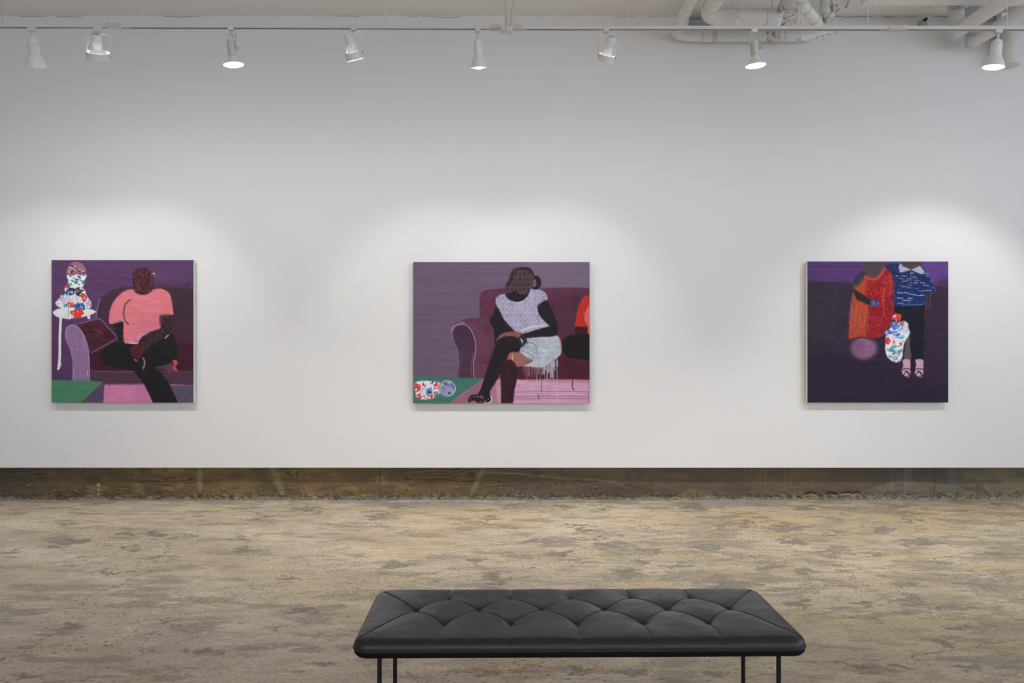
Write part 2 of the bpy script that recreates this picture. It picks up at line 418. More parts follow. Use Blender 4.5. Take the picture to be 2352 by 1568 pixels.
def picture_b():
    A = Art(79, 92, 1750, 1428, 560, 450, (102, 86, 106), seed=31)
    A.img += ((fbm(A.X/420, A.Y/16, 177)-0.5)*14)[..., None]
    A.poly([(1150,60),(1770,60),(1770,330),(1300,330)], (118,104,128), a=.6, soft=80)
    A.poly([(705,640),(708,500),(715,410),(745,362),(850,345),(1000,340),(1250,345),(1400,335),(1600,332),(1750,336),(1860,340),(1860,1215),(1770,1290),(660,1240),(660,900)], (88,48,70), tex=7, tdir=(90,90))
    A.poly([(1400,480),(1770,450),(1770,1010),(1400,1000)], (76,42,62), a=.7, soft=60, tex=8, tdir=(30,150))
    A.poly([(800,450),(870,450),(850,650),(720,650),(730,560)], (96,50,66), a=.6, soft=30)
    A.poly([(1060,1000),(1475,960),(1850,1000),(1850,1215),(1500,1212),(1060,1205)], (72,34,48), tex=8, tdir=(120,20), soft=8)
    A.line([(708,600),(706,480),(722,385),(760,355)], 5, (110,70,92), a=.6)
    # arm of the sofa
    A.poly([(470,690),(560,635),(700,620),(800,645),(840,720),(850,900),(840,960),(670,1045),(655,860),(600,720)], (92,54,76), tex=9, tdir=(60,90))
    A.poly([(560,660),(640,650),(760,760),(800,950),(700,1020),(680,850)], (104,62,82), a=.5, soft=40)
    A.poly([(665,1045),(785,1050),(760,1190),(655,1190)], (98,60,80), sm=False, tex=9, tdir=(90,8))
    A.poly([(455,740),(480,700),(530,680),(600,690),(640,760),(668,850),(660,950),(640,1050),(655,1188),(505,1182),(515,1050),(500,930),(465,830)], (70,48,68), tex=6, tdir=(60,60))
    A.line([(655,1180),(652,1050),(672,930),(665,830),(630,740),(580,684),(520,682),(470,705),(452,745)], 9, (152,122,152))
    A.line([(440,760),(452,710),(520,668),(560,662)], 14, (140,112,140), a=.8)
    A.line([(438,770),(470,850),(505,940),(510,1060),(503,1180)], 10, (124,98,124), a=.7)
    A.line([(630,1180),(632,1080),(645,950)], 9, (112,84,108), a=.7); A.line([(525,1100),(640,1106)], 4, (96,78,98))
    A.line([(535,930),(530,1050),(525,1180)], 16, (84,62,82), a=.5)
    # floor pink + table
    A.poly([(730,1196),(1770,1206),(1770,1445),(400,1445)], (196,150,176), sm=False, tex=12, tdir=(120,10))
    A.poly([(735,1198),(860,1205),(880,1445),(405,1445)], (136,88,108), sm=False, a=.85, tex=12, tdir=(60,14))
    A.poly([(780,1200),(900,1200),(915,1440),(800,1440)], (180,128,152), a=.6, soft=30, tex=12, tdir=(30,20))
    for y in (1318, 1362, 1384): A.line([(1040, y+4), (1300, y-2), (1770, y)], 9, (150,96,126), a=.75, tex=12, tdir=(60,10))
    A.poly([(1075,1206),(1770,1206),(1770,1240),(1075,1212)], (170,112,140), a=.6, soft=10)
    A.line([(1590,1205),(1588,1280),(1605,1300)], 12, (118,62,88)); A.line([(1295,1205),(1292,1310)], 9, (128,70,96))
    A.line([(1740,1206),(1740,1425)], 5, (120,60,90), a=.7); A.line([(1265,1350),(1270,1385)], 8, (110,80,110)); 
    A.poly([(60,1172),(400,1182),(738,1190),(720,1215),(560,1320),(412,1430),(400,1445),(60,1445)], (64,112,100), sm=False, tex=8, tdir=(120,14))
    # second figure at the edge
    A.poly([(1612,705),(1625,610),(1650,500),(1690,425),(1740,403),(1770,405),(1770,690),(1700,715),(1650,710)], (178,48,42), tex=12, tdir=(14,60))
    A.poly([(1770,480),(1725,525),(1700,590),(1705,650),(1735,700),(1770,700)], (208,96,96), tex=6)
    A.line([(1748,490),(1705,560),(1692,630),(1725,695)], 7, (150,40,40), a=.7)
    A.poly([(1612,700),(1730,705),(1735,790),(1615,780)], (58,28,32), sm=False, tex=16, tdir=(16,16))
    A.poly([(1733,700),(1770,690),(1770,800),(1733,790)], (206,80,74), sm=False)
    A.poly([(1478,880),(1500,820),(1580,782),(1680,780),(1770,788),(1770,1003),(1660,1008),(1560,995),(1500,950)], (32,28,32), soft=8)
    # far arm, torso side
    SK = (36,32,37)
    A.poly([(862,500),(900,520),(930,620),(1000,700),(1030,750),(950,770),(890,800),(870,860),(850,860),(845,740),(800,645),(840,580)], SK, soft=4)
    # skirt
    A.poly([(1430,782),(1475,820),(1488,900),(1478,960),(1462,900),(1440,830)], (186,92,72))
    sk = A.poly([(1080,800),(1250,795),(1430,785),(1465,825),(1478,900),(1478,960),(1440,1000),(1390,1035),(1330,1075),(1260,1115),(1200,1080),(1120,1060),(1085,940)], (160,168,178), tex=16, tdir=(40,30))
    A.put(sk*(diamonds(A.X, A.Y, 62) > 0.2), (198,208,224), .45)
    A.dabs(40, 1100, 820, 1470, 1080, [(120,150,150),(205,212,224),(150,150,170),(225,225,215)], 6, 14, mask=sk, seed=41, asp=2, a=.4)
    r = random.Random(3)
    for k in range(30):
        x = 1120+k*11.2+r.uniform(-4, 4); y0 = 1055 + (60-abs(x-1260)*.33 if abs(x-1260) < 180 else 0)-6; y0 = min(y0, 1110)
        L = r.choice([25, 40, 60, 90, 60, 120])
        A.line([(x, y0-30), (x+1, y0+L)], r.uniform(5, 11), (184,186,200), a=.85)
    for x, y1, w in ((1143,1210,6),(1200,1350,4),(1225,1370,4),(1250,1235,8),(1285,1300,6),(1327,1420,5),(1390,1180,6),(1412,1310,5),(1442,1428,6),(1160,1215,5)):
        A.line([(x, 1000), (x, y1)], w, (182,180,198), a=.8)
    # blouse
    bl = A.poly([(862,450),(880,415),(940,392),(975,430),(1040,468),(1110,460),(1160,420),(1185,360),(1240,345),(1310,365),(1340,400),(1355,440),(1320,462),(1265,490),(1256,530),(1290,610),(1340,660),(1372,690),(1350,705),(1250,735),(1130,765),(1060,755),(1010,710),(945,640),(905,560),(870,500)], (142,142,162), tex=14, tdir=(30,30))
    A.put(bl*(diamonds(A.X, A.Y, 60) > 0.25), (192,180,206), .7)
    A.put(bl*(fbm(A.X/60, A.Y/60, 88) > 0.56), (196,176,208), .35); A.lace(bl, (120,126,146), 16, .03, .5, 4); A.lace(sk, (140,152,160), 18, .03, .5, 5); A.lace(sk, (206,212,222), 26, .02, .6, 6)
    A.line([(968,430),(1040,470),(1110,465),(1158,425)], 6, (215,205,222)); A.line([(1110,740),(1200,705),(1330,690)], 22, (212,210,206), a=.6)
    # neck and head
    A.poly([(955,395),(1000,385),(1050,360),(1160,345),(1180,370),(1155,420),(1100,460),(1040,466),(980,440)], (34,32,38), soft=4)
    A.ell(1240, 285, 52, 68, (40,34,42), soft=.12); A.ell(1222, 288, 24, 40, (104,90,112), soft=.2)
    hd = A.poly([(952,330),(960,290),(990,250),(1005,200),(1040,155),(1110,140),(1175,145),(1205,175),(1225,215),(1215,290),(1180,340),(1150,395),(1090,395),(1040,360),(970,352)], (48,38,44), soft=4)
    A.put(hd*(diamonds(A.X+10, A.Y, 56) > 0.3)*(A.Y > 150), (142,104,104), .62)
    A.poly([(985,260),(1010,190),(1040,155),(1110,142),(1190,150),(1225,215),(1200,200),(1120,165),(1050,180),(1020,260),(970,330)], (38,32,38), a=.7, soft=12)
    # near arm
    A.poly([(1262,520),(1300,470),(1345,455),(1385,520),(1420,600),(1448,690),(1448,760),(1410,792),(1280,800),(1120,812),(1100,790),(1180,755),(1300,715),(1370,700),(1345,670),(1290,610),(1262,560)], SK, soft=4)
    for pts in ([(1090,790),(1130,830),(1120,880)], [(1075,800),(1095,850),(1100,890)], [(1100,780),(1140,820),(1150,850)], [(1060,800),(1075,850),(1090,880)]):
        A.line(pts, 24, (50,42,52))
    # skin patch, thigh, knees, legs
    A.poly([(855,895),(870,830),(910,775),(970,752),(1040,750),(1105,765),(1060,810),(940,810),(880,870)], (132,86,78), tex=10, tdir=(30,20))
    A.poly([(965,1010),(985,950),(1040,930),(1100,950),(1160,1000),(1215,1020),(1160,1060),(1060,1085),(1040,1040),(1000,1020)], (140,98,90), tex=12, tdir=(30,20))
    A.line([(985,985),(1020,1010),(1040,1060)], 26, (206,84,66), a=.8); A.line([(1020,970),(1022,1010)], 14, (196,170,140), a=.8)
    A.poly([(1105,1075),(1300,1090),(1300,1205),(1085,1205)], (82,34,46), a=.6, sm=False, soft=8, tex=20, tdir=(10,80))
    A.poly([(852,890),(880,830),(950,795),(1050,798),(1085,850),(1095,920),(1060,945),(1000,945),(965,1010),(920,1080),(900,1160),(860,1230),(810,1310),(800,1360),(740,1380),(690,1350),(720,1290),(755,1180),(790,1070),(820,980)], (38,30,36), soft=4, tex=5, tdir=(20,60))
    A.poly([(905,1150),(920,1070),(960,1022),(1010,1018),(1050,1060),(1070,1120),(1062,1200),(1040,1300),(1015,1445),(920,1445),(912,1300)], (52,30,40), soft=4, tex=6, tdir=(20,60))
    A.line([(895,1160),(890,1200)], 9, (200,60,70), a=.7)
    for pts in ([(1140,870),(1200,855),(1250,900),(1245,960)], [(1110,905),(1180,905),(1230,950)], [(1100,935),(1160,945),(1215,990),(1205,1025)], [(1120,880),(1190,885),(1245,925)], [(1150,850),(1210,860),(1245,890)]):
        A.line(pts, 6, (104,104,118), a=.85)
    A.poly([(600,1400),(625,1350),(700,1345),(740,1370),(800,1355),(822,1390),(800,1425),(700,1425),(650,1400),(610,1420)], (46,34,34), tex=14, tdir=(14,14))
    A.line([(815,1365),(822,1400),(790,1425),(750,1424)], 8, (228,220,228)); A.line([(620,1385),(680,1360),(740,1385)], 5, (120,90,80), a=.7)
    A.dabs(14, 625, 1350, 810, 1425, [(150,120,90),(25,20,22),(180,160,140)], 3, 5, seed=6, asp=2)
    # flowers and vase lying on the table
    A.poly([(88,1265),(110,1225),(180,1215),(260,1225),(330,1235),(330,1330),(290,1345),(280,1375),(200,1390),(120,1380),(100,1320)], (214,218,226), tex=18, tdir=(12,12))
    for cx, cy, rx, ry, c in ((118,1278,30,40,RED),(180,1262,16,24,(190,60,60)),(140,1362,26,24,(200,62,58)),(262,1362,24,20,(206,50,46)),(298,1265,26,32,(196,66,60)),(200,1365,26,24,(216,170,180)),(243,1230,24,16,(60,72,100)),(232,1320,32,38,(110,130,170)),(232,1330,16,18,(60,76,110)),(170,1310,30,22,(180,200,224)),(295,1328,24,16,(150,90,100)),(215,1230,22,14,(225,228,232)),(285,1305,24,10,(150,180,220))):
        A.flower(cx, cy, rx, ry, c)
        A.dabs(5, cx-rx*.7, cy-ry*.7, cx+rx*.7, cy+ry*.7, [WHT, tuple(max(0,q-40) for q in c), (235,235,238)], 3, 6, seed=int(cx), asp=2.4)
    v = A.ell(400, 1286, 80, 78, (146,148,178), soft=.08)
    A.ell(385, 1270, 50, 50, (160,160,186), a=.5, soft=.8)
    A.dabs(16, 350, 1220, 470, 1350, [(180,184,206),(100,112,150),(110,118,150),(60,66,96)], 6, 14, mask=v, seed=21, asp=1.8, a=.6)
    A.line([(440,1220),(475,1265),(478,1310),(450,1345),(420,1360)], 6, (205,205,220), a=.8)
    A.ell(420, 1332, 14, 14, (60,64,92), a=.8, soft=.4)
    A.ell(1083, 1259, 7, 7, (60,140,110)); A.line([(1262,1345),(1272,1395)], 5, (90,80,100))
    A.finish()
    return A
def picture_c():
    A = Art(104, 88, 1475, 1457, 470, 470, (50, 40, 58), seed=61)
    A.img += ((fbm(A.X/260, A.Y/40, 277)-0.5)*14)[..., None]
    A.poly([(-40,-60),(1620,-60),(1620,338),(1475,332),(1350,325),(1100,300),(560,300),(400,290),(240,282),(104,290),(-40,300)], (82,56,108), tex=9, tdir=(260,9), soft=6)
    A.poly([(1200,40),(1520,40),(1520,300),(1320,300)], (98,66,140), a=.6, soft=50)
    A.poly([(60,310),(300,300),(520,310),(540,820),(60,840)], (54,48,60), a=.7, soft=40, tex=8, tdir=(120,60))
    A.poly([(1330,340),(1520,335),(1520,1457),(1250,1457),(1280,800)], (58,42,60), a=.7, soft=60)
    A.poly([(60,1000),(700,1050),(1200,1250),(1520,1300),(1520,1500),(60,1500)], (44,34,52), a=.8, soft=90, tex=5, tdir=(200,30))
    A.line([(395,310),(365,480),(360,650),(378,820)], 7, (70,52,96), a=.7)
    A.line([(150,858),(250,838),(380,840),(500,852)], 9, (70,48,92), a=.7); A.line([(1285,800),(1380,802),(1470,815)], 6, (80,56,96), a=.6)
    A.line([(860,1100),(872,1300),(880,1450)], 5, (62,40,66), a=.6)
    # pale blurred shape under the dress
    A.ell(655, 930, 125, 105, (140,100,136), a=.95, soft=.45, tex=12, tdir=(30,14))
    A.ell(600, 915, 60, 70, (110,68,92), a=.4, soft=.9)
    # left figure
    A.poly([(540,360),(548,290),(580,230),(640,185),(680,200),(700,260),(660,340),(560,360)], (62,44,62), soft=5)
    A.poly([(655,60),(855,60),(858,150),(820,215),(755,245),(700,240),(668,200)], (76,62,74), soft=4)
    dr = A.poly([(560,355),(600,320),(650,260),(665,225),(700,242),(760,246),(820,212),(856,142),(880,160),(925,195),(945,300),(950,420),(950,520),(935,640),(905,735),(862,765),(850,800),(760,840),(690,825),(640,818),(560,832),(505,838),(505,740),(520,600),(540,460)], (142,32,40), tex=14, tdir=(40,40))
    A.poly([(505,840),(505,700),(530,520),(556,380),(600,450),(680,500),(690,640),(680,820),(640,818),(560,832)], (164,74,50), a=.85, soft=24)
    rr = random.Random(8)
    for k in range(46):
        x = rr.uniform(520, 700); y0 = rr.uniform(455+(x-550)*.35, 560); y1 = rr.uniform(640, 825)
        A.line([(x, y0), (x-14, y1)], rr.uniform(3, 6), rr.choice([(205,92,50),(110,40,50),(190,100,80),(160,60,40),(140,80,110),(220,70,40)]), a=.7, sm=False)
    A.dabs(150, 600, 240, 940, 800, [(222,74,48),(226,90,60),(120,24,40),(200,50,44),(110,22,44)], 3.5, 6, mask=dr*(A.X > 640), seed=14, asp=2.4, a=.65)
    A.lace(dr*(A.X > 655), (200,60,42), 24, .026, .75, 5, 1.6); A.lace(dr*(A.X > 640), (96,16,34), 30, .022, .6, 6, 1.5); A.lace(dr*(A.X < 700), (214,104,60), 9, .05, .5, 7, 9)
    A.poly([(565,300),(600,320),(670,230),(680,320),(640,420),(575,370)], (178,74,52), a=.8, soft=14, tex=20, tdir=(10,40))
    A.line([(668,232),(740,262),(810,225),(858,150)], 26, (196,78,56), a=.7, tex=18, tdir=(20,20))
    A.line([(900,210),(915,300),(905,400)], 16, (200,80,60), a=.5)
    A.line([(852,350),(845,480),(850,620)], 14, (214,80,40), a=.6)
    A.line([(505,690),(500,830),(540,842),(640,822),(760,850),(830,825)], 7, (34,28,36), a=.9)
    A.line([(540,600),(530,480),(556,380)], 5, (110,150,180), a=.5)
    A.poly([(540,330),(560,310),(600,290),(618,250),(630,290),(575,330),(560,360)], (40,84,48), a=.9)
    A.poly([(560,362),(620,392),(680,430),(730,468),(740,500),(700,505),(640,480),(580,450)], (46,38,40))
    A.ell(758, 492, 40, 32, (56,84,158), soft=.2); A.dabs(8, 730, 470, 790, 515, [(90,120,190),(30,44,110)], 5, 9, seed=3)
    # right figure
    A.poly([(1030,60),(1215,60),(1210,130),(1170,165),(1115,172),(1060,150)], (72,60,70), soft=4)
    A.poly([(1255,390),(1350,395),(1312,480),(1290,560),(1270,640),(1240,700),(1240,500)], (62,38,48), tex=14, tdir=(14,50))
    A.line([(1268,420),(1262,500),(1245,660)], 7, (150,90,90), a=.7); A.line([(1300,400),(1285,540)], 6, (120,90,110), a=.7); A.line([(1310,480),(1298,525)], 5, (70,90,130))
    A.poly([(945,500),(1250,500),(1252,620),(1240,760),(1238,900),(1232,1040),(1110,1044),(1095,900),(1092,780),(1000,780),(950,660)], (30,30,40), sm=False, soft=6, tex=5, tdir=(30,60))
    A.poly([(1010,780),(1098,780),(1104,900),(1112,1040),(1020,1046),(1030,900)], (40,38,46), a=.9, soft=6)
    A.poly([(1062,800),(1095,785),(1102,900),(1112,1036),(1045,1040),(1058,900)], (96,90,96), a=.9, soft=6, tex=16, tdir=(8,50))
    sh = A.poly([(860,130),(900,112),(985,108),(1010,110),(1060,165),(1112,180),(1170,165),(1200,130),(1235,150),(1280,210),(1310,260),(1345,340),(1358,388),(1290,400),(1255,402),(1250,440),(1240,508),(1100,515),(955,512),(955,400),(945,280),(925,190),(880,160)], (30,44,92), tex=12, tdir=(40,40))
    A.poly([(960,380),(1240,410),(1238,505),(960,508)], (24,52,110), a=.6, soft=30)
    A.poly([(870,130),(960,150),(1000,220),(940,230),(900,170)], (32,40,72), a=.7, soft=16)
    r = random.Random(5)
    for k in range(46):
        y = 200+(k % 13)*24+r.uniform(-5, 5); x = r.uniform(960, 1310); L = r.uniform(25, 60)
        mk_c = r.choice([(170,168,200),(130,140,180),(190,190,210)])
        D = np.clip((r.uniform(2.5, 4.5)-np.abs(A.WY-(y+(A.X-x)*.08)))/2+.5, 0, 1)*((A.X > x) & (A.X < x+L))*sh
        A.put(D, mk_c, .75)
    A.lace(sh, (18,26,62), 40, .03, .6, 8, .4); A.lace(sh, (90,104,160), 36, .012, .6, 9, .35)
    A.line([(1050,385),(1130,408),(1220,420)], 6, (180,180,210), a=.9); A.line([(1030,510),(1232,505)], 5, (160,170,200), a=.8)
    A.line([(1110,185),(1112,300)], 5, (130,140,170), a=.8); A.line([(1235,150),(1310,260),(1355,385)], 5, (90,120,170), a=.7)
    A.line([(955,512),(950,400),(958,290)], 5, (120,120,150), a=.4)
    c1 = A.poly([(1010,100),(1030,130),(1112,166),(1040,188),(1005,195),(990,140)], (168,168,180), sm=False, tex=14, tdir=(20,8))
    c2 = A.poly([(1112,166),(1200,128),(1248,190),(1215,210),(1160,190)], (168,168,180), sm=False, tex=14, tdir=(20,8))
    # feet
    for x0, x1, sx in ((1032,1108,0),(1150,1232,12)):
        A.poly([(x0,1044),(x1-8+sx*.5,1044),(x1,1120),(x1-2,1180),(x0+50,1216),(x0+5,1190),(x0-10+sx,1150),(x0+5,1100)], (196,160,174), tex=22, tdir=(12,16))
        A.line([(x0,1138),(x0+30,1128),(x1,1136)], 9, (34,28,34)); A.line([(x0+10,1190),(x0+40,1150),(x1-5,1195)], 8, (34,28,34)); A.line([(x0,1190),(x0+35,1212),(x0+65,1190)], 8, (34,28,34)); A.line([(x0+25,1150),(x0+60,1180)], 8, (40,32,36))
    A.poly([(1112,1050),(1150,1044),(1162,1100),(1130,1165),(1112,1140)], (44,28,36), a=.8, soft=6)
    # bouquet hanging down
    A.line([(950,560),(938,590),(925,660)], 5, (150,60,80))
    A.poly([(872,800),(905,740),(960,690),(1040,664),(1082,690),(1086,740),(1100,782),(1060,850),(1042,900),(1032,960),(1030,1010),(1000,1055),(965,1066),(920,1050),(880,1010),(862,950),(862,890)], (228,230,234), tex=8, tdir=(20,20))
    for cx, cy, rx, ry, c in ((972,635,42,38,(214,72,64)),(1030,697,20,30,(208,76,66)),(960,705,46,38,(64,108,176)),(1000,730,30,28,(90,140,200)),(892,776,36,24,(66,110,178)),(968,785,38,26,(88,134,196)),(1060,715,22,34,(200,208,224)),(1052,760,34,30,(206,210,228)),(1010,822,42,20,(96,150,210)),(882,856,28,34,(204,52,44)),(945,876,14,20,(206,90,88)),(1028,865,18,14,(200,96,96)),(1012,892,14,14,(204,60,54)),(960,945,62,38,(74,156,156)),(975,935,30,16,(224,230,232))):
        A.flower(cx, cy, rx, ry, c)
        A.dabs(6, cx-rx*.7, cy-ry*.7, cx+rx*.7, cy+ry*.7, [(225,228,235), tuple(max(0,q-40) for q in c), tuple(min(255,q+40) for q in c)], 3.5, 7, seed=int(cx), asp=2.4)
    A.dabs(22, 895, 980, 1010, 1050, [(150,160,190),(190,60,90),(200,205,220),(120,130,160)], 5, 10, seed=19, asp=1.4)
    A.line([(938,700),(940,850),(936,1000)], 4, (150,70,90), a=.8)
    A.line([(1040,668),(1082,694),(1086,740),(1100,782),(1042,880)], 4, (215,200,205), a=.8)
    A.finish(6)
    return A

ART = mat('oil paint on canvas', (0.5, 0.5, 0.5), 0.6, spec=0.12)
at_ = nd(ART, 'ShaderNodeAttribute'); at_.attribute_name = 'Paint'
setcol(ART, at_.outputs['Color'])
co = objco(ART, (1, 1, 3)); bump(ART, noise(ART, 90, 5, 0.6, co), 0.12, 0.002)
PT, GAP = 0.038, 0.020       # canvas thickness, gap to the wall
def painting(cx_px, x0, x1, y0, y1, A, label, side_l, side_r, side_t):
    d = -CAMY-PT-GAP
    a, b = P(x0, y0, d), P(x1, y1, d)
    cx, cz = (a.x+b.x)/2, (a.z+b.z)/2; w, h = abs(b.x-a.x), abs(a.z-b.z)
    yf = a.y; t = thing('painting', (cx, 0.0-GAP, cz-h/2), label, 'painting')
    H, W = A.X.shape
    X, Z = np.meshgrid(np.linspace(-w/2, w/2, W), np.linspace(h, 0, H))
    col = lin(np.clip(A.img, 0, 255))*PAINT_GAIN
    gridmesh('painted_front', X, np.full(X.shape, yf+GAP), Z, np.clip(col, 0, .9), ART, t)
    def slab(name, c, s, m): MB().box(c, s).build(name, m, t)
    e = 0.0006
    ym = (yf+e-GAP)/2
    mb = MB().box((cx, (yf+e+(-GAP))/2, cz), (w-2*e, (-GAP)-(yf+e), h-2*e)); mb.build('stretcher', M['canvasraw'], t)
    dpt = PT-0.002
    for nm, c, s, m in (('canvas_side', (cx-w/2, yf+PT/2, cz), (0.0024, dpt, h), side_l), ('canvas_side', (cx+w/2, yf+PT/2, cz), (0.0024, dpt, h), side_r), ('canvas_top', (cx, yf+PT/2, cz+h/2), (w, dpt, 0.0024), side_t)):
        slab(nm, c, s, m)
    # hanging cleat against the wall
    MB().box((cx, -GAP/2-.0012, cz+h*0.34), (w*0.5, GAP-.002, 0.05)).build('cleat', M['canvasraw'], t)
    return t
PAINT_GAIN = 1.08
pur = mat('purple paint edge', tuple(lin((84,66,100))), 0.6)
pur2 = mat('dark violet paint edge', tuple(lin((64,50,84))), 0.6)
painting(0, 118.7, 444.6, 597.5, 924.3, picture_a(), 'square purple painting of seated person in pink shirt, flowers on white table', pur, M['canvasraw'], pur)
painting(0, 949, 1354, 602, 926, picture_b(), 'wide mauve painting of seated person in pale patterned dress with crossed legs', pur, pur, pur)
painting(0, 1854.6, 2178, 600.7, 924, picture_c(), 'square dark violet painting of two standing figures, one red dress, one blue shirt', M['canvasraw'], pur2, pur2)
# ------------------------------------------------------------------ the setting
WX0, WX1, ZC, OV = -8.0, 8.0, 4.205, 0.095
nx0 = P(1582, 0, 6.886).x; nx1 = P(1868, 0, 6.886).x; nz = P(0, 64, 6.886).z; WB = 0.298
mb = MB()
for x0, x1, z1 in ((WX0, nx0, ZC+.3), (nx0, nx1, nz), (nx1, WX1, ZC+.3)):
    mb.box(((x0+x1)/2, OV/2, (WB+z1)/2), (x1-x0, OV, z1-WB))
wall = mb.build('wall_back', M['wall']); tag(wall, kind='structure', label='white painted gallery wall hanging above a concrete strip')
mb = MB().box((0, OV+0.31, ZC/2), (WX1-WX0, 0.10, ZC+.6))
# courses of block seen through the notch
for k in range(3):
    for j in range(6):
        bx = nx0-0.1+j*0.4+(k % 2)*0.2
        mb.box((bx, OV+0.25, 4.02+k*0.2), (0.385, 0.03, 0.185), bev=.006)
tag(mb.build('wall_block', M['block']), kind='structure')
MC = mat('ceiling plaster', (0.78, 0.765, 0.745), 0.8, spec=0.2)
tag(MB().box((0, -7, ZC+0.15), (WX1-WX0, 14.6, 0.3)).build('ceiling', M['ceiling']), kind='structure')
tag(MB().box((WX0-0.1, -7, 2.1), (0.2, 14.6, 4.8)).build('wall_left', M['wall']), kind='structure')
# right wall: piers between tall window openings
mb = MB()
for y0, y1 in ((-2.2, 0.3), (-5.6, -4.9), (-9.4, -8.6), (-14.3, -13)): mb.box((WX1+0.1, (y0+y1)/2, 2.1), (0.2, y1-y0, 4.8))
mb.box((WX1+0.1, -7, 0.4), (0.2, 14.6, 0.8)); mb.box((WX1+0.1, -7, 4.1), (0.2, 14.6, 0.6))
tag(mb.build('wall_right', M['wall']), kind='structure')

tag(MB().box((0, -14.3, 0.95), (WX1-WX0, 0.2, 1.9)).build('added_low_wall', M['block']), kind='structure')  # unseen low wall behind the camera, added to darken the bench reflections
# crack line where wall meets ceiling
mb = MB(); r = random.Random(4); x = -4.6
while x < 4.8:
    L = r.uniform(.015, .12); on = fbm(np.array([x*1.7]), np.array([2.3]), 9)[0] > .47
    if not (nx0-.05 < x < nx1+.02) and on and r.random() < 0.85:
        mb.box((x+L/2, -0.0015, ZC-0.006-r.uniform(0, .008)), (L*1.05, 0.004, r.uniform(.001, .0032)), Matrix.Rotation(r.uniform(-.05, .05), 3, 'Y'))
    x += L
tag(mb.build('trim_1', mat('cracked sealant', (0.33, 0.29, 0.25), .8)), kind='structure')
# boxed beam and its short neighbour near the ceiling at the right
a = P(1978, 12.5, 6.43); b = P(2600, 12.5, 6.43)
tag(MB().box(((a.x+b.x)/2, a.y-0.17, (a.z+ZC)/2+.01), (b.x-a.x, 0.34, ZC-a.z+.02)).build('trim_2', M['ceiling']), kind='structure')

# --- concrete strip under the wall (footing)
DF = 6.886+OV
gx = np.linspace(-320, 2680, 1700); gy = np.linspace(1064, 1150.5, 64)
PX, PY = np.meshgrid(gx, gy)
A = Art(-320, 1064, 2680, 1150, 1700, 64, (104, 88, 62), seed=91, X=PX, Y=PY, wob=3, fs=9)
A.px = 1.8
A.img = A.img + ((fbm(PX/90, PY/9, 5, 5)-0.5)*62)[..., None]*np.array([1.1, 1, .8])
def zone(x0, x1, col, a, soft=40):
    mk = np.clip((PX-x0)/soft+.5, 0, 1)*np.clip((x1-PX)/soft+.5, 0, 1); A.put(mk, col, a, tex=12, tdir=(60, 12))
zone(-320, 90, (84, 76, 64), .8, 60); zone(90, 235, (96, 80, 56), .5, 20); zone(235, 800, (114, 94, 60), .6, 10)
zone(400, 640, (124, 104, 64), .45, 90); zone(790, 1170, (108, 88, 58), .6, 60); zone(1140, 1560, (92, 82, 66), .7, 60)
zone(1560, 2000, (84, 74, 62), .7, 80); zone(1730, 1880, (110, 92, 64), .5, 50); zone(2000, 2250, (72, 70, 66), .75, 30); zone(2210, 2700, (112, 104, 84), .75, 25)
A.poly([(1960,1152),(2000,1120),(2080,1105),(2200,1112),(2350,1110),(2360,1152)], (120,112,90), a=.75, soft=5, tex=16, tdir=(20,10))
A.poly([(1560,1152),(1580,1125),(1640,1130),(1680,1150)], (122,110,78), a=.7, soft=3)
# wood-grain imprint of the shuttering
gr = np.sin((PY+ (fbm(PX/120, PY/30, 8, 3)-.5)*46)*1.15+fbm(PX/50, PY/14, 9)*5)
A.put(np.clip(gr, 0, 1)*np.clip((fbm(PX/160, PY/60, 12)-.42)*6, 0, 1)*(PX < 1500), (50, 41, 28), .75)
A.put(np.clip((fbm(PX/30, PY/14, 15, 5)-.55)*8, 0, 1), (76, 70, 62), .55)
A.put(np.clip((fbm(PX/40, PY/20, 19, 4)-.60)*8, 0, 1)*(PX > 200)*(PX < 1000), (150, 124, 74), .5)
for x, w in ((132,1.6),(872,2.2),(2145,3)): A.line([(x,1064),(x+1,1110),(x-1,1150)], w, (62,52,40), a=.7)
A.line([(228,1066),(229,1080),(227,1108)], 2, (90,78,60), a=.6); A.dabs(26, 225, 1108, 231, 1140, [(176,166,146),(60,48,36)], 1.2, 2.4, seed=31, a=.8)
for x, w in ((1713,1.6),(1746,1.6),(1758,1.4),(1803,1.4),(1818,1.6),(2048,2),(2078,3)): A.line([(x,1070),(x,1118 if x < 2000 else 1148)], w*1.0, (150,142,124), a=.32)
A.line([(1110,1076),(1098,1100),(1086,1128)], 12, (150,142,120), a=.4)
A.line([(1115,1082),(1190,1088),(1300,1098),(1395,1104),(1430,1112)], 5, (150,140,118), a=.35)
A.poly([(455,1066),(463,1066),(465,1120),(456,1120)], (160,150,130), a=.5)
A.poly([(620,1072),(634,1072),(655,1130),(640,1130)], (170,150,100), a=.4, soft=4)
crumb = np.clip((fbm(PX/5, PY/3.2, 61, 3)-.5)*9, 0, 1)*np.clip((PY-1128-8*fbm(PX/60, PY/60, 62))/9, 0, 1)
A.put(crumb, (158,148,130), .75)
crumb = np.clip((fbm(PX/5, PY/3.2, 66, 3)-.55)*9, 0, 1)*np.clip((PY-1124-8*fbm(PX/60, PY/60, 62))/9, 0, 1)
A.put(crumb, (52,44,36), .7)
for x, y in ((184,1080),(372,1079),(67,1114),(267,1121),(125,1126),(175,1124),(383,1123),(514,1124),(602,1123),(731,1123),(839,1122),(930,1122),(1051,1120),(1151,1120),(1190,1128),(1368,1119),(2168,1133),(2330,1128)):
    A.ell(x+1, y+1.5, 4, 2.6, (48,42,34), a=.7); A.ell(x, y, 2.8, 2.0, (142,128,108), a=.8)
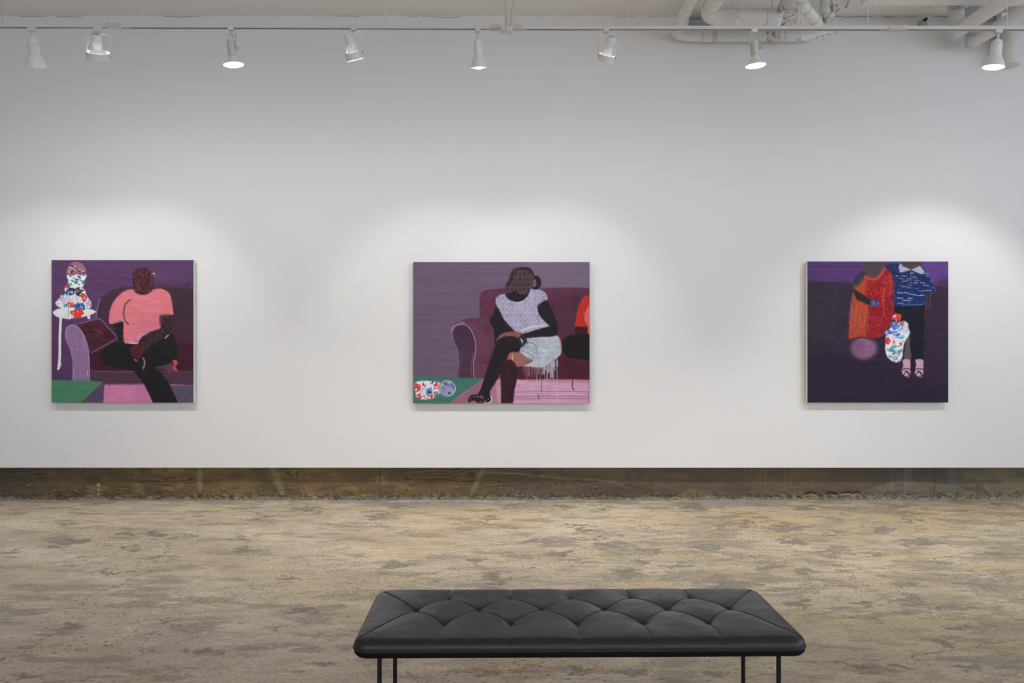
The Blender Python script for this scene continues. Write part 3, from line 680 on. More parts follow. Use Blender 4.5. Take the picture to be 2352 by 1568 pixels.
for x, w in ((1862,14),(1910,16),(1945,14),(1968,8)):
    A.ell(x, 1131, w, 4, (40,32,26), a=.8, soft=.5); A.line([(x-w,1137),(x,1135),(x+w,1139)], 2.5, (190,170,140), a=.7)
A.put(np.clip((PY-(1143-5*fbm(PX/25, PY/25, 33)*2+3))/3, 0, 1), (150,144,132), .55, tex=20, tdir=(10, 4))
# stained dark streaks to the right
A.put(np.clip((fbm(PX/14, PY/50, 45)-.5)*6, 0, 1)*np.clip((PX-2010)/40, 0, 1)*np.clip((2230-PX)/40, 0, 1)*(PY < 1125), (120,120,122), .35)
X = (PX-1176)*DF/F; Z = CAMZ-(PY-784)*DF/F
low = np.clip((PY-1112)/38, 0, 1)
lump = np.clip(fbm(PX/9, PY/7, 55, 4)-.52, 0, 1)*low*0.05 + fbm(PX/40, PY/30, 56)*.006
for x, y in ((67,1114),(267,1121),(125,1126),(383,1123),(514,1124),(731,1123),(1051,1120),(1368,1119)):
    lump += 0.005*np.exp(-(((PX-x)/4)**2+((PY-y)/3)**2))
Y = OV-lump
FT = mat('stained raw concrete', (.2, .2, .2), 0.62, spec=.4)
at_ = nd(FT, 'ShaderNodeAttribute'); at_.attribute_name = 'Paint'
co = objco(FT); setcol(FT, mix(FT, noise(FT, 60, 6, .65, co), at_.outputs['Color'], mix(FT, 1.0, at_.outputs['Color'], (.6, .58, .54), 'MULTIPLY')))
bump(FT, noise(FT, 45, 5, 0.7, co), 0.5, 0.008)
o = gridmesh('baseboard_back', X, Y, Z, lin(np.clip(A.img, 0, 255))*1.35, FT); tag(o, kind='structure', label='rough stained concrete strip below the white wall')
# --- floor
gx = np.concatenate([np.linspace(-8, -4.75, 12), np.arange(-4.7, 4.7, .0065), np.linspace(4.75, 8, 12)])
gy = np.concatenate([np.linspace(-14.2, -4.1, 16), np.arange(-4.0, OV+.012, .0095)])
X, Y = np.meshgrid(gx, gy)
D = np.maximum(Y-CAMY, .6)
PX = 1176+X*F/D; PY = 784+CAMZ*F/D
vis = (D > 2.7)
H, W = X.shape
A = Art(0, 0, 2352, 1568, 1400, 1000, (172, 154, 124), seed=131, X=PX, Y=PY, wob=0)
A.px = 1.5
t = np.clip(PX/2352, 0, 1)[..., None]
base = np.array((190, 177, 158))*(1-t)+np.array((178, 163, 136))*t
n1 = fbm(X*1.1+9, Y*1.8, 141, 5)-.5; n2 = fbm(X*6, Y*14, 142, 5)-.5; n3 = fbm(X*.5+3, Y*2.2, 150, 4)-.5
A.img = base+(n1*44)[..., None]+(n2*40)[..., None]*np.array([1, 1, .95])
# ochre stains
oc = np.clip((fbm(X*1.3, Y*3.4, 161, 5)-.53)*9, 0, 1)*np.clip(.25+t[..., 0]*.9, 0, 1)
A.put(oc, (186, 162, 116), .45)
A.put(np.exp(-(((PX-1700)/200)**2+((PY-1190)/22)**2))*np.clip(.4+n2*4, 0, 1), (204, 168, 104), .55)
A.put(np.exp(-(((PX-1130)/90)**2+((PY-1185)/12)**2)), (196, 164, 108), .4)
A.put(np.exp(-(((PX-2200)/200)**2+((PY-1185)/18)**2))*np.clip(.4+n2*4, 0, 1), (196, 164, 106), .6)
# paler tone towards the wall, broken up by noise
A.put(np.clip((1205-PY)/60, 0, 1)*np.clip(.6+n1*3, 0, 1), (196, 184, 164), .45)
# grey worn patches
wx = PX+(fbm(X*12, Y*26, 171, 4)-.5)*95+(fbm(X*50, Y*50, 174, 3)-.5)*14
wy = PY+(fbm(X*16, Y*16, 172, 4)-.5)*24+(fbm(X*50, Y*50, 175, 3)-.5)*6
GP = [(167,1243,48,8),(120,1255,30,5),(293,1225,17,8),(357,1226,20,11),(418,1233,16,7),(295,1262,20,6),(553,1236,28,7),(560,1262,28,9),(604,1184,24,7),(355,1278,14,5),(265,1313,50,4),(664,1325,24,5),(172,1440,24,11),(345,1455,12,5),(700,1170,45,4),(150,1200,30,4),(630,1443,18,4),(30,1265,16,4),
 (1130,1188,19,9),(905,1163,28,7),(862,1186,28,4),(1180,1213,15,6),(1238,1243,30,7),(820,1276,12,6),(910,1300,36,9),(1090,1290,22,7),(1290,1273,25,9),(1410,1252,40,9),(1345,1216,28,5),(1320,1205,20,4),(1135,1327,38,8),(1132,1338,26,4),(1445,1318,34,14),(1365,1235,22,5),(1210,1305,34,3),(1432,1230,10,5),(1190,1160,50,5),(1300,1163,34,5),(1390,1165,25,4),(1475,1210,10,4),(1470,1290,20,8),(1500,1265,30,6),
 (1810,1210,46,10),(1650,1208,18,5),(1722,1202,24,6),(1915,1221,22,7),(1820,1245,44,8),(1922,1265,34,14),(1855,1313,28,8),(2155,1290,28,8),(2085,1341,40,6),(2090,1378,36,15),(2185,1396,46,9),(2250,1341,52,8),(1838,1386,22,12),(1982,1390,24,5),(2165,1477,22,8),(2200,1445,34,6),(2215,1535,26,9),(2080,1178,28,5),(2100,1194,34,4),(1620,1255,42,15),(1770,1300,34,9),(1690,1343,60,10),(2290,1270,34,7),(1640,1330,40,10),(2020,1215,30,5),(2110,1245,60,8),(1960,1345,24,6),(1560,1300,30,8),(2060,1530,36,6),(1790,1352,20,6),
 (1600,1165,50,8),(1850,1166,30,5),(2060,1160,40,6),(2300,1155,40,6),(2000,1270,30,6),(1330,1540,40,8),(1120,1545,30,6),(1230,1530,26,5),(1460,1545,44,9),(1640,1545,30,8),(2000,1545,20,4),(740,1520,40,6),(470,1495,50,6),(700,1400,60,6),(60,1550,40,6)]
gm = np.zeros(X.shape)
for cx, cy, rx, ry in GP:
    sel = (np.abs(PX-cx) < rx*3+60) & (np.abs(PY-cy) < ry*3+22)
    dd = np.sqrt(((wx[sel]-cx)/rx)**2+((wy[sel]-cy)/ry)**2)
    gm[sel] = np.maximum(gm[sel], np.clip((1.15-dd)/.5, 0, 1))
gm = np.clip((gm-.18)*1.7, 0, 1)*np.clip(.74+(fbm(X*30+Y*9, Y*70, 178, 4)-.38)*2.6, 0, 1)
A.put(gm, (120, 111, 100), .80)
pp = fbm(X*3.4+.9*Y, Y*8.5, 181, 6, .66)
A.put(np.clip((pp-(.57-.055*t[..., 0]))*14, 0, 1)*(1-gm*.8), (130, 120, 105), .52)
pp = fbm(X*5+1.5*Y, Y*13, 184, 6, .68)
A.put(np.clip((pp-(.56-.03*t[..., 0]))*12, 0, 1)*(.3+.7*t[..., 0]), (190, 173, 143), .24)
pp = fbm(X*9-2*Y, Y*22, 187, 5, .6)
A.put(np.clip((pp-.56)*14, 0, 1)*np.clip(.35+.65*t[..., 0], 0, 1), (126, 114, 98), .38)
# grey skim strip against the footing
edge = 1156+14*(fbm(PX/110, PY/40, 191, 4)-.5)*2.2+6*(fbm(PX/24, PY/9, 192, 3)-.5)*2
A.put(np.clip((edge-PY)/3, 0, 1), (158, 153, 148), .8, tex=10, tdir=(60, 4))
A.put(np.clip((fbm(PX/60, PY/5, 195, 4)-.6)*12, 0, 1)*np.clip((1172-PY)/15, 0, 1)*(PX < 1400), (205, 205, 202), .6)
A.WX = PX+(fbm(X*34, Y*34, 201, 3)-.5)*22; A.WY = PY+(fbm(X*34, Y*34, 202, 3)-.5)*9
def crack(p, w=1.1, a=.75, c=(84, 72, 58)): A.line(p, w, c, a=a, sm=False)
crack([(386,1245),(392,1262),(360,1282),(351,1302),(343,1314),(318,1320),(296,1330),(275,1345),(230,1357),(200,1372),(190,1385),(181,1392)])
crack([(215,1412),(180,1432),(147,1440),(144,1452),(116,1458),(80,1478),(62,1496),(36,1507),(0,1514),(-60,1530)])
crack([(2330,1470),(2290,1474),(2262,1478),(2240,1487)], 3, .6, (110,84,58)); crack([(2196,1484),(2188,1492),(2160,1498),(2118,1499),(2080,1512)], 2.2)
crack([(1826,1518),(1870,1520),(1925,1521),(1950,1525),(1975,1532),(2000,1534)], 2.2); crack([(930,1540),(945,1552),(962,1566),(980,1590)], 2)
crack([(790,1460),(800,1475),(812,1490)], 1.6, .4); crack([(1700,1560),(1760,1548),(1800,1545)], 2, .4)
A.line([(660,1326),(690,1322),(712,1322)], 3, (190,170,120), a=.5); A.line([(640,1358),(700,1362),(730,1360)], 3, (190,165,110), a=.5)
col = lin(np.clip(A.img, 0, 255))*1.18
Zf = np.zeros(X.shape)+(fbm(X*3, Y*3, 210)-.5)*.004
fade = np.clip((Y-(OV-.05))/.05, 0, 1); Zf = Zf*(1-fade)
FL = mat('worn concrete floor', (.3, .27, .2), 0.5, spec=.35)
at_ = nd(FL, 'ShaderNodeAttribute'); at_.attribute_name = 'Paint'
co = objco(FL, (1, 1.0, 1))
fine = ramp(FL, noise(FL, 55, 6, .72, co), [(.28, (.66, .65, .64)), (.72, (1.32, 1.30, 1.26))])
c0 = mix(FL, 1.0, at_.outputs['Color'], fine, 'MULTIPLY')
# streaky scuffs
co2 = objco(FL, (7, 26, 1), (0, 0, .12))
st = ramp(FL, noise(FL, 2.4, 4, .65, co2), [(.40, (.92, .915, .91)), (.60, (1.05, 1.045, 1.035))])
c0 = mix(FL, 1.0, c0, st, 'MULTIPLY')
# small dark pebble chips, clustered
def chips(c0, scale, thr, msc, lo, seed, colr):
    v = nd(FL, 'ShaderNodeTexVoronoi'); v.inputs['Scale'].default_value = scale; v.inputs['Randomness'].default_value = 1
    cc = objco(FL, (.8, 1.5, 1), (0, 0, .15)); 
    wv = nd(FL, 'ShaderNodeVectorMath'); wv.operation = 'ADD'; lk(FL, cc, wv.inputs[0])
    ns = nd(FL, 'ShaderNodeTexNoise'); ns.inputs['Scale'].default_value = scale*1.6; lk(FL, cc, ns.inputs['Vector'])
    sc = nd(FL, 'ShaderNodeVectorMath'); sc.operation = 'SCALE'; sc.inputs['Scale'].default_value = .55/scale; lk(FL, ns.outputs['Color'], sc.inputs[0]); lk(FL, sc.outputs[0], wv.inputs[1])
    lk(FL, wv.outputs[0], v.inputs['Vector'])
    sep = nd(FL, 'ShaderNodeSeparateColor'); lk(FL, v.outputs['Color'], sep.inputs[0])
    size = math_(FL, 'MULTIPLY', math_(FL, 'SUBTRACT', sep.outputs[0], lo), thr/(1-lo))
    mk = math_(FL, 'LESS_THAN', v.outputs['Distance'], size)
    mp = objco(FL, (1, 1, 1)); nn = nd(FL, 'ShaderNodeTexNoise'); nn.inputs['Scale'].default_value = msc; nn.inputs['Detail'].default_value = 2
    mo = nd(FL, 'ShaderNodeVectorMath'); mo.operation = 'ADD'; mo.inputs[1].default_value = (seed, seed*2, 0); lk(FL, mp, mo.inputs[0]); lk(FL, mo.outputs[0], nn.inputs['Vector'])
    reg = math_(FL, 'GREATER_THAN', nn.outputs['Fac'], .515)
    return mix(FL, math_(FL, 'MULTIPLY', math_(FL, 'MULTIPLY', mk, reg), .68), c0, colr)
c0 = chips(c0, 42, .40, 1.1, .35, 3.3, (.075, .07, .07))
c0 = chips(c0, 95, .34, 3.2, .40, 8.1, (.13, .11, .095))
c0 = chips(c0, 26, .30, .9, .74, 5.7, (.14, .135, .14))
setcol(FL, c0)
lk(FL, ramp(FL, noise(FL, 3, 2, .6, co), [(.3, (.42,)*3), (.7, (.60,)*3)]), bsdf(FL).inputs['Roughness'])
bump(FL, noise(FL, 70, 4, .7, co), .25, .004)
tag(gridmesh('floor', X, Y, Zf, col, FL), kind='structure', label='worn stained concrete floor')

# ------------------------------------------------------------------ bench
BW, BD = 1.466, 0.545
bc = Vector((0.2177, CAMY+2.532+BD/2, 0.0))
bench = thing('bench', bc, 'long low bench with tufted black leather cushion on thin black metal legs', 'bench')
bench.rotation_euler = (0, 0, math.radians(.8))
def rr_map(x, y, a, b, R):
    """rectangle point -> rounded rectangle, plus distance to edge"""
    i = np.clip((np.abs(x)-(a-R))/R, 0, 1); j = np.clip((np.abs(y)-(b-R))/R, 0, 1)
    c = (i > 0) & (j > 0)
    ii = np.where(c, i*np.sqrt(1-j*j/2), i); jj = np.where(c, j*np.sqrt(1-i*i/2), j)
    X = np.sign(x)*np.where(i > 0, (a-R)+ii*R, np.abs(x)); Y = np.sign(y)*np.where(j > 0, (b-R)+jj*R, np.abs(y))
    s = np.where(c, R*(1-np.sqrt(ii*ii+jj*jj)), np.minimum(a-np.abs(x), b-np.abs(y)))
    return X, Y, np.maximum(s, 0)
def axis(a, n, e=26):
    t = np.linspace(0, 1, e)**2.2*.05
    return np.concatenate([-a+t, np.linspace(-a+.05, a-.05, n)[1:-1], a-t[::-1]])
a_, b_ = BW/2, BD/2
x, y = np.meshgrid(axis(a_, 760), axis(b_, 270))
X, Y, s = rr_map(x, y, a_, b_, .055)
SZ, CH = .405, .030
r1 = .042
q = np.clip(1-s/.030, 0, 1); h = .034*np.sqrt(np.clip(1-q**2.4, 0, 1))
h = h+.010*(1-np.exp(-np.maximum(s-.01, 0)/.06))
SP = .2235; rows = [(-b_+.160, [(k-2)*SP for k in range(5)]), (-b_+.296, [(k-2.5)*SP for k in range(6)]), (-b_+.425, [(k-2)*SP for k in range(5)])]
tufts = [(tx, ty) for ty, xs in rows for tx in xs]
lines = []
fr, mi, bk = [[(tx, ty) for tx in xs] for ty, xs in rows]
for k in range(5):
    for row in (fr, bk): lines += [(mi[k], row[k]), (row[k], mi[k+1])]
    lines += [(fr[k], (fr[k][0]+(k-2)*.006, -b_)), (bk[k], (bk[k][0]-(k-2)*.003, b_))]
lines += [(mi[0], (-a_+.012, -b_+.012)), (mi[0], (-a_+.012, b_-.012)), (mi[5], (a_-.012, -b_+.012)), (mi[5], (a_-.012, b_-.012))]
DL = np.full(X.shape, 9.)
for (ax, ay), (bx, by) in lines:
    vx, vy = bx-ax, by-ay; t = np.clip(((X-ax)*vx+(Y-ay)*vy)/(vx*vx+vy*vy), 0, 1)
    DL = np.minimum(DL, np.hypot(X-ax-t*vx, Y-ay-t*vy))
DT = np.full(X.shape, 9.)
for tx, ty in tufts: DT = np.minimum(DT, np.hypot(X-tx, Y-ty))
top = np.clip(s/.03, 0, 1)
h = h-top*(.013*np.exp(-DT/.035)+.006*np.exp(-(DT/.008)**2)) - (.0042*np.exp(-(DL/.0016)**2)+.003*np.exp(-DL/.020)*top)
h += top*(fbm(X*9+5, Y*9, 301, 3)-.5)*.005
rs = np.hypot(X, Y)
# wall of the cushion: outermost ring dropped to the seam, slight bulge
bul = .004*np.sin(np.clip(h/CH, 0, 1)*math.pi)
o = gridmesh('cushion', X*(1-bul/ a_ *0), Y, SZ+np.maximum(h, 0), None, M['leather'], bench)
for xs_, ys_ in ((0, 0),): pass
# close the small vertical wall + underside band
def rr_loop(a, b, R, n=14):
    out = []
    for cx, cy, t0 in ((a-R, b-R, 0), (-a+R, b-R, 90), (-a+R, -b+R, 180), (a-R, -b+R, 270)):
        for k in range(n+1):
            t = math.radians(t0+90*k/n); out.append((cx+R*math.cos(t), cy+R*math.sin(t)))
    return out
def slab(name, prof, m, cap_top=True):
    v = []; f = []; n = None
    for z, ins in prof:
        L = rr_loop(a_-ins, b_-ins, max(.055-ins, .01)); n = len(L); v += [(px, py, z) for px, py in L]
    for k in range(len(prof)-1):
        for i in range(n):
            j = (i+1) % n; f.append((k*n+i, k*n+j, (k+1)*n+j, (k+1)*n+i))
    f.append(tuple(range(n-1, -1, -1)))
    if cap_top: f.append(tuple((len(prof)-1)*n+i for i in range(n)))
    me = bpy.data.meshes.new(name); me.from_pydata(v, [], f); me.polygons.foreach_set('use_smooth', [True]*len(f)); me.set_sharp_from_angle(angle=math.radians(50)); me.materials.append(m)
    o = bpy.data.objects.new(name, me); C.objects.link(o); o.parent = bench; return o
slab('seat_base', [(.3785, .016), (.381, .010), (.388, .003), (.400, .0), (.404, .001)], M['base'])
mb = MB(); L = rr_loop(a_+.0005, b_+.0005, .0555); L.append(L[0])
pip = MB().tube([(px, py, .4045) for px, py in L], .0026, seg=8, smooth=False)
me = bpy.data.meshes.new('piping'); me.from_pydata([tuple(v) for v in pip.v], [], pip.f); me.polygons.foreach_set('use_smooth', [True]*len(pip.f)); me.materials.append(M['leather'])
o = bpy.data.objects.new('piping', me); C.objects.link(o); o.parent = bench
def local_tube(name, path, r, m, par, sub=6, seg=14, smooth=True):
    t = MB().tube(path, r, seg=seg, sub=sub, smooth=smooth)
    me = bpy.data.meshes.new(name); me.from_pydata([tuple(v) for v in t.v], [], t.f); me.polygons.foreach_set('use_smooth', [True]*len(t.f)); me.materials.append(m)
    o = bpy.data.objects.new(name, me); C.objects.link(o); o.parent = par; return o
for sx in (-1, 1):
    for sy in (-1, 1):
        lx = sx*.655+(.006 if sx > 0 else 0); ly = -b_+.09 if sy < 0 else b_-.07
        zt = .371
        pth = [(lx-sx*.11, ly, zt), (lx-sx*.03, ly, zt)] + [(lx-sx*.024+sx*.024*math.sin(k*math.pi/12), ly, zt-.024+.024*math.cos(k*math.pi/12)) for k in range(1, 7)] + [(lx, ly, .25), (lx, ly, .009)]
        local_tube('leg', pth, .0078, M['frame'], bench, smooth=False)
    local_tube('floor_runner', [(lx, -b_+.09, .0085), (lx, 0, .0085), (lx, b_-.07, .0085)], .0078, M['frame'], bench, smooth=False)
# ------------------------------------------------------------------ lighting track
def track(name, a, b, label, slots):
    """a,b: world ends of the underside-front edge line; slots: list of (x0,x1) open slot spans"""
    a, b = Vector(a), Vector(b); t = thing(name, a.copy(), label, 'light track', 'ceiling light tracks')
    d = (b-a); L = d.length; dx = d.normalized(); yv = Vector((0, 1, 0)); yv = (yv-dx*yv.dot(dx)).normalized(); zv = dx.cross(yv)
    R = Matrix((dx, yv, zv)).transposed(); mid = (a+b)/2
    W_, Hh, s = .036, .020, .015
    mb = MB()
    mb.box(mid+zv*(Hh*.5+.0045)+yv*0, (L, W_, Hh-.009), R)
    mb.box(mid+zv*.0045-yv*(W_+s)/4-yv*0.0, (L, (W_-s)/2, .009), R)
    mb.box(mid+zv*.0045+yv*(W_+s)/4, (L, (W_-s)/2, .009), R)
    mb.build('track_body', M['track'], t)
    for x0, x1 in slots:
        f0 = (x0-a.x)/d.x; f1 = (x1-a.x)/d.x; p0 = a+d*f0; p1 = a+d*f1
        MB().box((p0+p1)/2+zv*.0035, ((p1-p0).length, s*1.0, .004), R).build('slot', M['dark'], t)
    return t, R
za = P(-150, 63, TR); zb = P(1128, 67.5, TR)
def xw(px): return P(px, 0, TR).x
trk1, R1 = track('light_track', za, P(1140, 67.5, TR), 'white ceiling light track running to the left of the corner joint', [(xw(-140), xw(232)), (xw(298), xw(1113))])
trk2, R2 = track('light_track', P(1190, 68.5, TR), P(2520, 69.5, TR), 'white ceiling light track running to the right of the corner joint', [(xw(1212), xw(2022)), (xw(2085), xw(2510))])
def coupler(px0, px1, py, label):
    a, b = P(px0, py, TR), P(px1, py+.15, TR); c = (a+b)/2
    t = thing('track_coupler', c, label, 'track joint')
    MB().box(c+Vector((0, 0, .010)), (b.x-a.x, .044, .028), bev=.002).build('housing', M['cream'], t)
    for q in (.25, .75): MB().lathe(a.lerp(b, q)+Vector((0, -.006, -.0035)), (0, 0, -1), [(.0022, -.001), (.0022, .001)], 10).build('screw', M['galv'], t)
coupler(245, 281, 63.6, 'cream connector box joining track lengths beside the second lamp from left')
coupler(2039, 2075, 69.2, 'cream connector box joining track lengths near the right pipes')
# adjustable corner joint with its two hanging conduits
cj = P(1166, 69, TR)
t = thing('track_coupler', cj, 'angled two-box corner joint between the two tracks, below paired conduits', 'track joint')
MB().box(P(1138, 67.5, TR)+Vector((0, 0, .010)), (.068, .044, .026), Matrix.Rotation(-.05, 3, 'Z'), bev=.002).build('housing', M['cream'], t)
MB().box(P(1189, 67.5, TR)+Vector((0, 0, .010)), (.062, .044, .026), Matrix.Rotation(.05, 3, 'Z') @ Matrix.Rotation(-.04, 3, 'Y'), bev=.002).build('housing', M['cream'], t)
MB().box(P(1156, 69.5, TR-.03)+Vector((0, 0, .004)), (.036, .05, .032), Matrix.Rotation(.12, 3, 'Z'), bev=.002).build('elbow_box', M['track'], t)
MB().box(P(1171, 71.5, TR-.05)+Vector((0, 0, .004)), (.035, .05, .034), Matrix.Rotation(-.05, 3, 'Z'), bev=.002).build('elbow_box', M['track'], t)
def rod(name, x, y, z0, r, m, label, cat, z1=ZC, dx=0, dy=0, group=None):
    o = MB().tube([(x, y, z0), (x+dx, y+dy, z1)], r, seg=10, smooth=False).build(name, m, origin=Vector((x, y, z0)), smooth=True)
    tag(o, label, cat, group); return o
p = P(1163, 60, TR+.02)
rod('conduit', p.x, p.y, p.z-.012, .0085, M['cream'], 'straight vertical conduit rising from the track corner joint', 'conduit', dx=-.006)
p = P(1170, 60, TR+.0)
rod('conduit', p.x+.004, p.y, p.z-.012, .0085, M['cream'], 'leaning conduit rising rightward from the track corner joint', 'conduit', dx=.115, dy=.15)
for px, py, w in ((5, 53, 'at the far left edge'), (327, 54, 'between second and third lamps from left'), (886, 55, 'between the fourth and fifth lamps from left'), (1440, 58, 'left of the white pipes'), (1993, 61, 'between the pipe cluster and the right pipes'), (2313, 61, 'nearest the right edge')):
    p = P(px, py, TR)
    rod('hanger_rod', p.x, p.y, p.z, .0028, M['track'] if px != 5 else M['cream'], 'thin rod holding up the track, ' + w, 'hanger rod', group='track hanger rods')

# ------------------------------------------------------------------ lamps
WARM = (1.0, 0.98, 0.965)
SPOTS = []; SPILL = 18
def axis_from(p0, p1, tow):
    """direction from screen points at track depth, leaning toward the wall by tow (y per unit drop)"""
    a, b = P(*p0, TR), P(*p1, TR); d = b-a
    for _ in range(4): d = P(*p1, TR+tow*abs(d.z))-a
    return d
def adapter(t, x0, x1, y0, y1, m=None):
    a, b = P(x0, y0, TR), P(x1, y1, TR)
    c = (a+b)/2
    MB().box((c.x, c.y-.004, c.z), (abs(b.x-a.x), .034, abs(a.z-b.z)), bev=.003).build('track_adapter', m or M['track'], t)
    return Vector((c.x, c.y-.004, min(a.z, b.z)))
def spot(p, d, e, size, blend, col=WARM, rad=.028):
    l = bpy.data.lights.new('lamp light', 'SPOT'); l.energy = e; l.color = col; l.spot_size = math.radians(size); l.spot_blend = blend; l.shadow_soft_size = rad
    o = bpy.data.objects.new('lamp_light', l); C.objects.link(o); o.location = p
    o.rotation_euler = Vector(d).to_track_quat('-Z', 'Y').to_euler(); return o
def bell(ad, p_top, p_bot, tow, r_mouth, label, lit_r=None, depth=.012, e=0, size=60, blend=1, aim=None):
    """rounded bell housing; ad: adapter pixel box"""
    top = P(*p_top, TR)-Vector((0, .004, 0)); d = axis_from(p_top, p_bot, tow); L = d.length; ax = d.normalized()
    t = thing('track_lamp', top.copy(), label, 'track lamp', 'bell shaped track lamps')
    base = adapter(t, *ad)
    MB().lathe(base+Vector((0, 0, .001)), (0, 0, -1), [(.013, 0), (.013, .005), (.009, .009)], 20).build('swivel', M['cream'], t, smooth=True)
    MB().tube([base-Vector((0, 0, .004)), top+Vector((0, 0, -.008))], .0085, seg=14, smooth=False).build('stem', M['track'], t, smooth=True)
    rb = r_mouth*.52; s = L
    prof = [(.001, 0), (rb*.45, .0035), (rb*.78, .012), (rb*.96, .024), (rb, .036), (rb*1.0, s*.44), (rb*1.0, s*.58), (rb*1.12, s*.64), (rb*1.38, s*.72), (rb*1.64, s*.82), (r_mouth*.95, s*.92), (r_mouth, s*.985), (r_mouth, s)]
    inn = [(r_mouth-.0025, s), (r_mouth*.92, s*.93), (rb*1.5, s*.80), (.010, s*.79), (0, s*.79)]
    MB().lathe(top, ax, prof+inn, 40, cap=False).build('housing', M['white'], t, smooth=True)
    MB().lathe(top, ax, [(rb+.0004, .0335), (rb+.0008, .0345), (rb+.0004, .0355)], 36, cap=False).build('seam_ring', M['cream'], t)
    mouth = top+ax*s
    if lit_r:
        MB().lathe(top+ax*(s*.80), ax, [(rb*.6, 0), (lit_r*.9, s*.2-depth-.012), (lit_r, s*.2-depth-.004)], 28).build('bulb', M['bulb'], t, smooth=True)
        g = MB().lathe(top+ax*(s-depth), ax, [(lit_r*.98, -.003), (lit_r*.98, 0), (lit_r*.8, .0045), (lit_r*.4, .008), (0, .009)], 28).build('lamp_lens', M['glow'], t, smooth=True)
    else:
        MB().lathe(top+ax*(s*.80), ax, [(rb*.6, 0), (r_mouth*.8, s*.12), (r_mouth*.78, s*.14)], 28).build('bulb', M['bulb'], t, smooth=True)
        MB().lathe(top+ax*(s*.94), ax, [(r_mouth*.78, -.003), (r_mouth*.78, 0), (r_mouth*.4, .004), (0, .005)], 28).build('lamp_lens', M['glow'], t, smooth=True)
    if e: SPOTS.append((mouth+ax*.012, aim or ax, e, size, blend))
    return t
def openlamp(ad, s_top, s_bot, disc, r_disc, tow, label, cord, e=0, size=80, blend=1, aim=None):
    """slim cream socket with a bare reflector bulb"""
    a = P(*s_top, TR); d = axis_from(s_top, disc, tow); ax = d.normalized(); Lk = d.length
    t = thing('track_lamp', a.copy(), label, 'track lamp', 'bare reflector bulb track lamps')
    base = adapter(t, *ad, m=M['white'])
    MB().lathe(base+Vector((.002, 0, .001)), (0, 0, -1), [(.014, 0), (.014, .004), (.009, .006), (.009, .011), (.006, .013)], 20).build('swivel', M['cream'], t, smooth=True)
    sock = abs(P(0, s_top[1], TR).z-P(0, s_bot[1], TR).z)*1.01; rs_ = .0262
    MB().lathe(a, ax, [(rs_*.9, 0), (rs_, .003), (rs_, sock-.002), (rs_*.98, sock), (rs_*.86, sock), (rs_*.86, sock-.006), (0, sock-.006)], 32, cap=False).lathe(a, ax, [(0, 0.0), (rs_*.9, 0)], 32, cap=False).build('socket', M['cream'], t, smooth=True)
    bend = MB().bar([base+Vector((.010, 0, .002)), base+Vector((.026, 0, -.004)), base+Vector((.030, 0, -.014)), a+Vector((.030, 0, -.02))+ax*.0, a+ax*sock*.62+Vector((.031, 0, 0))], (0, 1, 0), .013, .0022)
    bend.build('bracket', M['cream'], t)
    kp = a+ax*sock*.45+Vector((.031, -.002, 0))
    MB().lathe(kp, (1, -.15, 0), [(.004, -.003), (.004, .004), (.0105, .005), (.011, .008), (.0105, .014), (.006, .016)], 14).build('knob', M['cream'], t, smooth=True)
    MB().tube([base+Vector((.002, 0, -.008))]+[P(x, y, TR-.02) for x, y in cord], .0036, seg=10).build('cord', M['cream'], t, smooth=True)
    b0 = sock-.006; B = Lk-b0
    MB().lathe(a+ax*b0, ax, [(rs_*.80, 0), (rs_*.82, B*.22), (rs_*1.05, B*.38), (r_disc*.62, B*.55), (r_disc*.84, B*.75), (r_disc*.97, B*.9), (r_disc, B-.004)], 40).build('bulb', M['bulb'], t, smooth=True)
    MB().lathe(a+ax*(Lk-.004), ax, [(r_disc, -.001), (r_disc*1.0, .002), (r_disc*.8, .008), (r_disc*.4, .012), (0, .013)], 40).build('lamp_lens', M['glow'], t, smooth=True)
    if e: SPOTS.append((a+ax*(Lk+.03), aim or ax, e, size, blend))
    return t
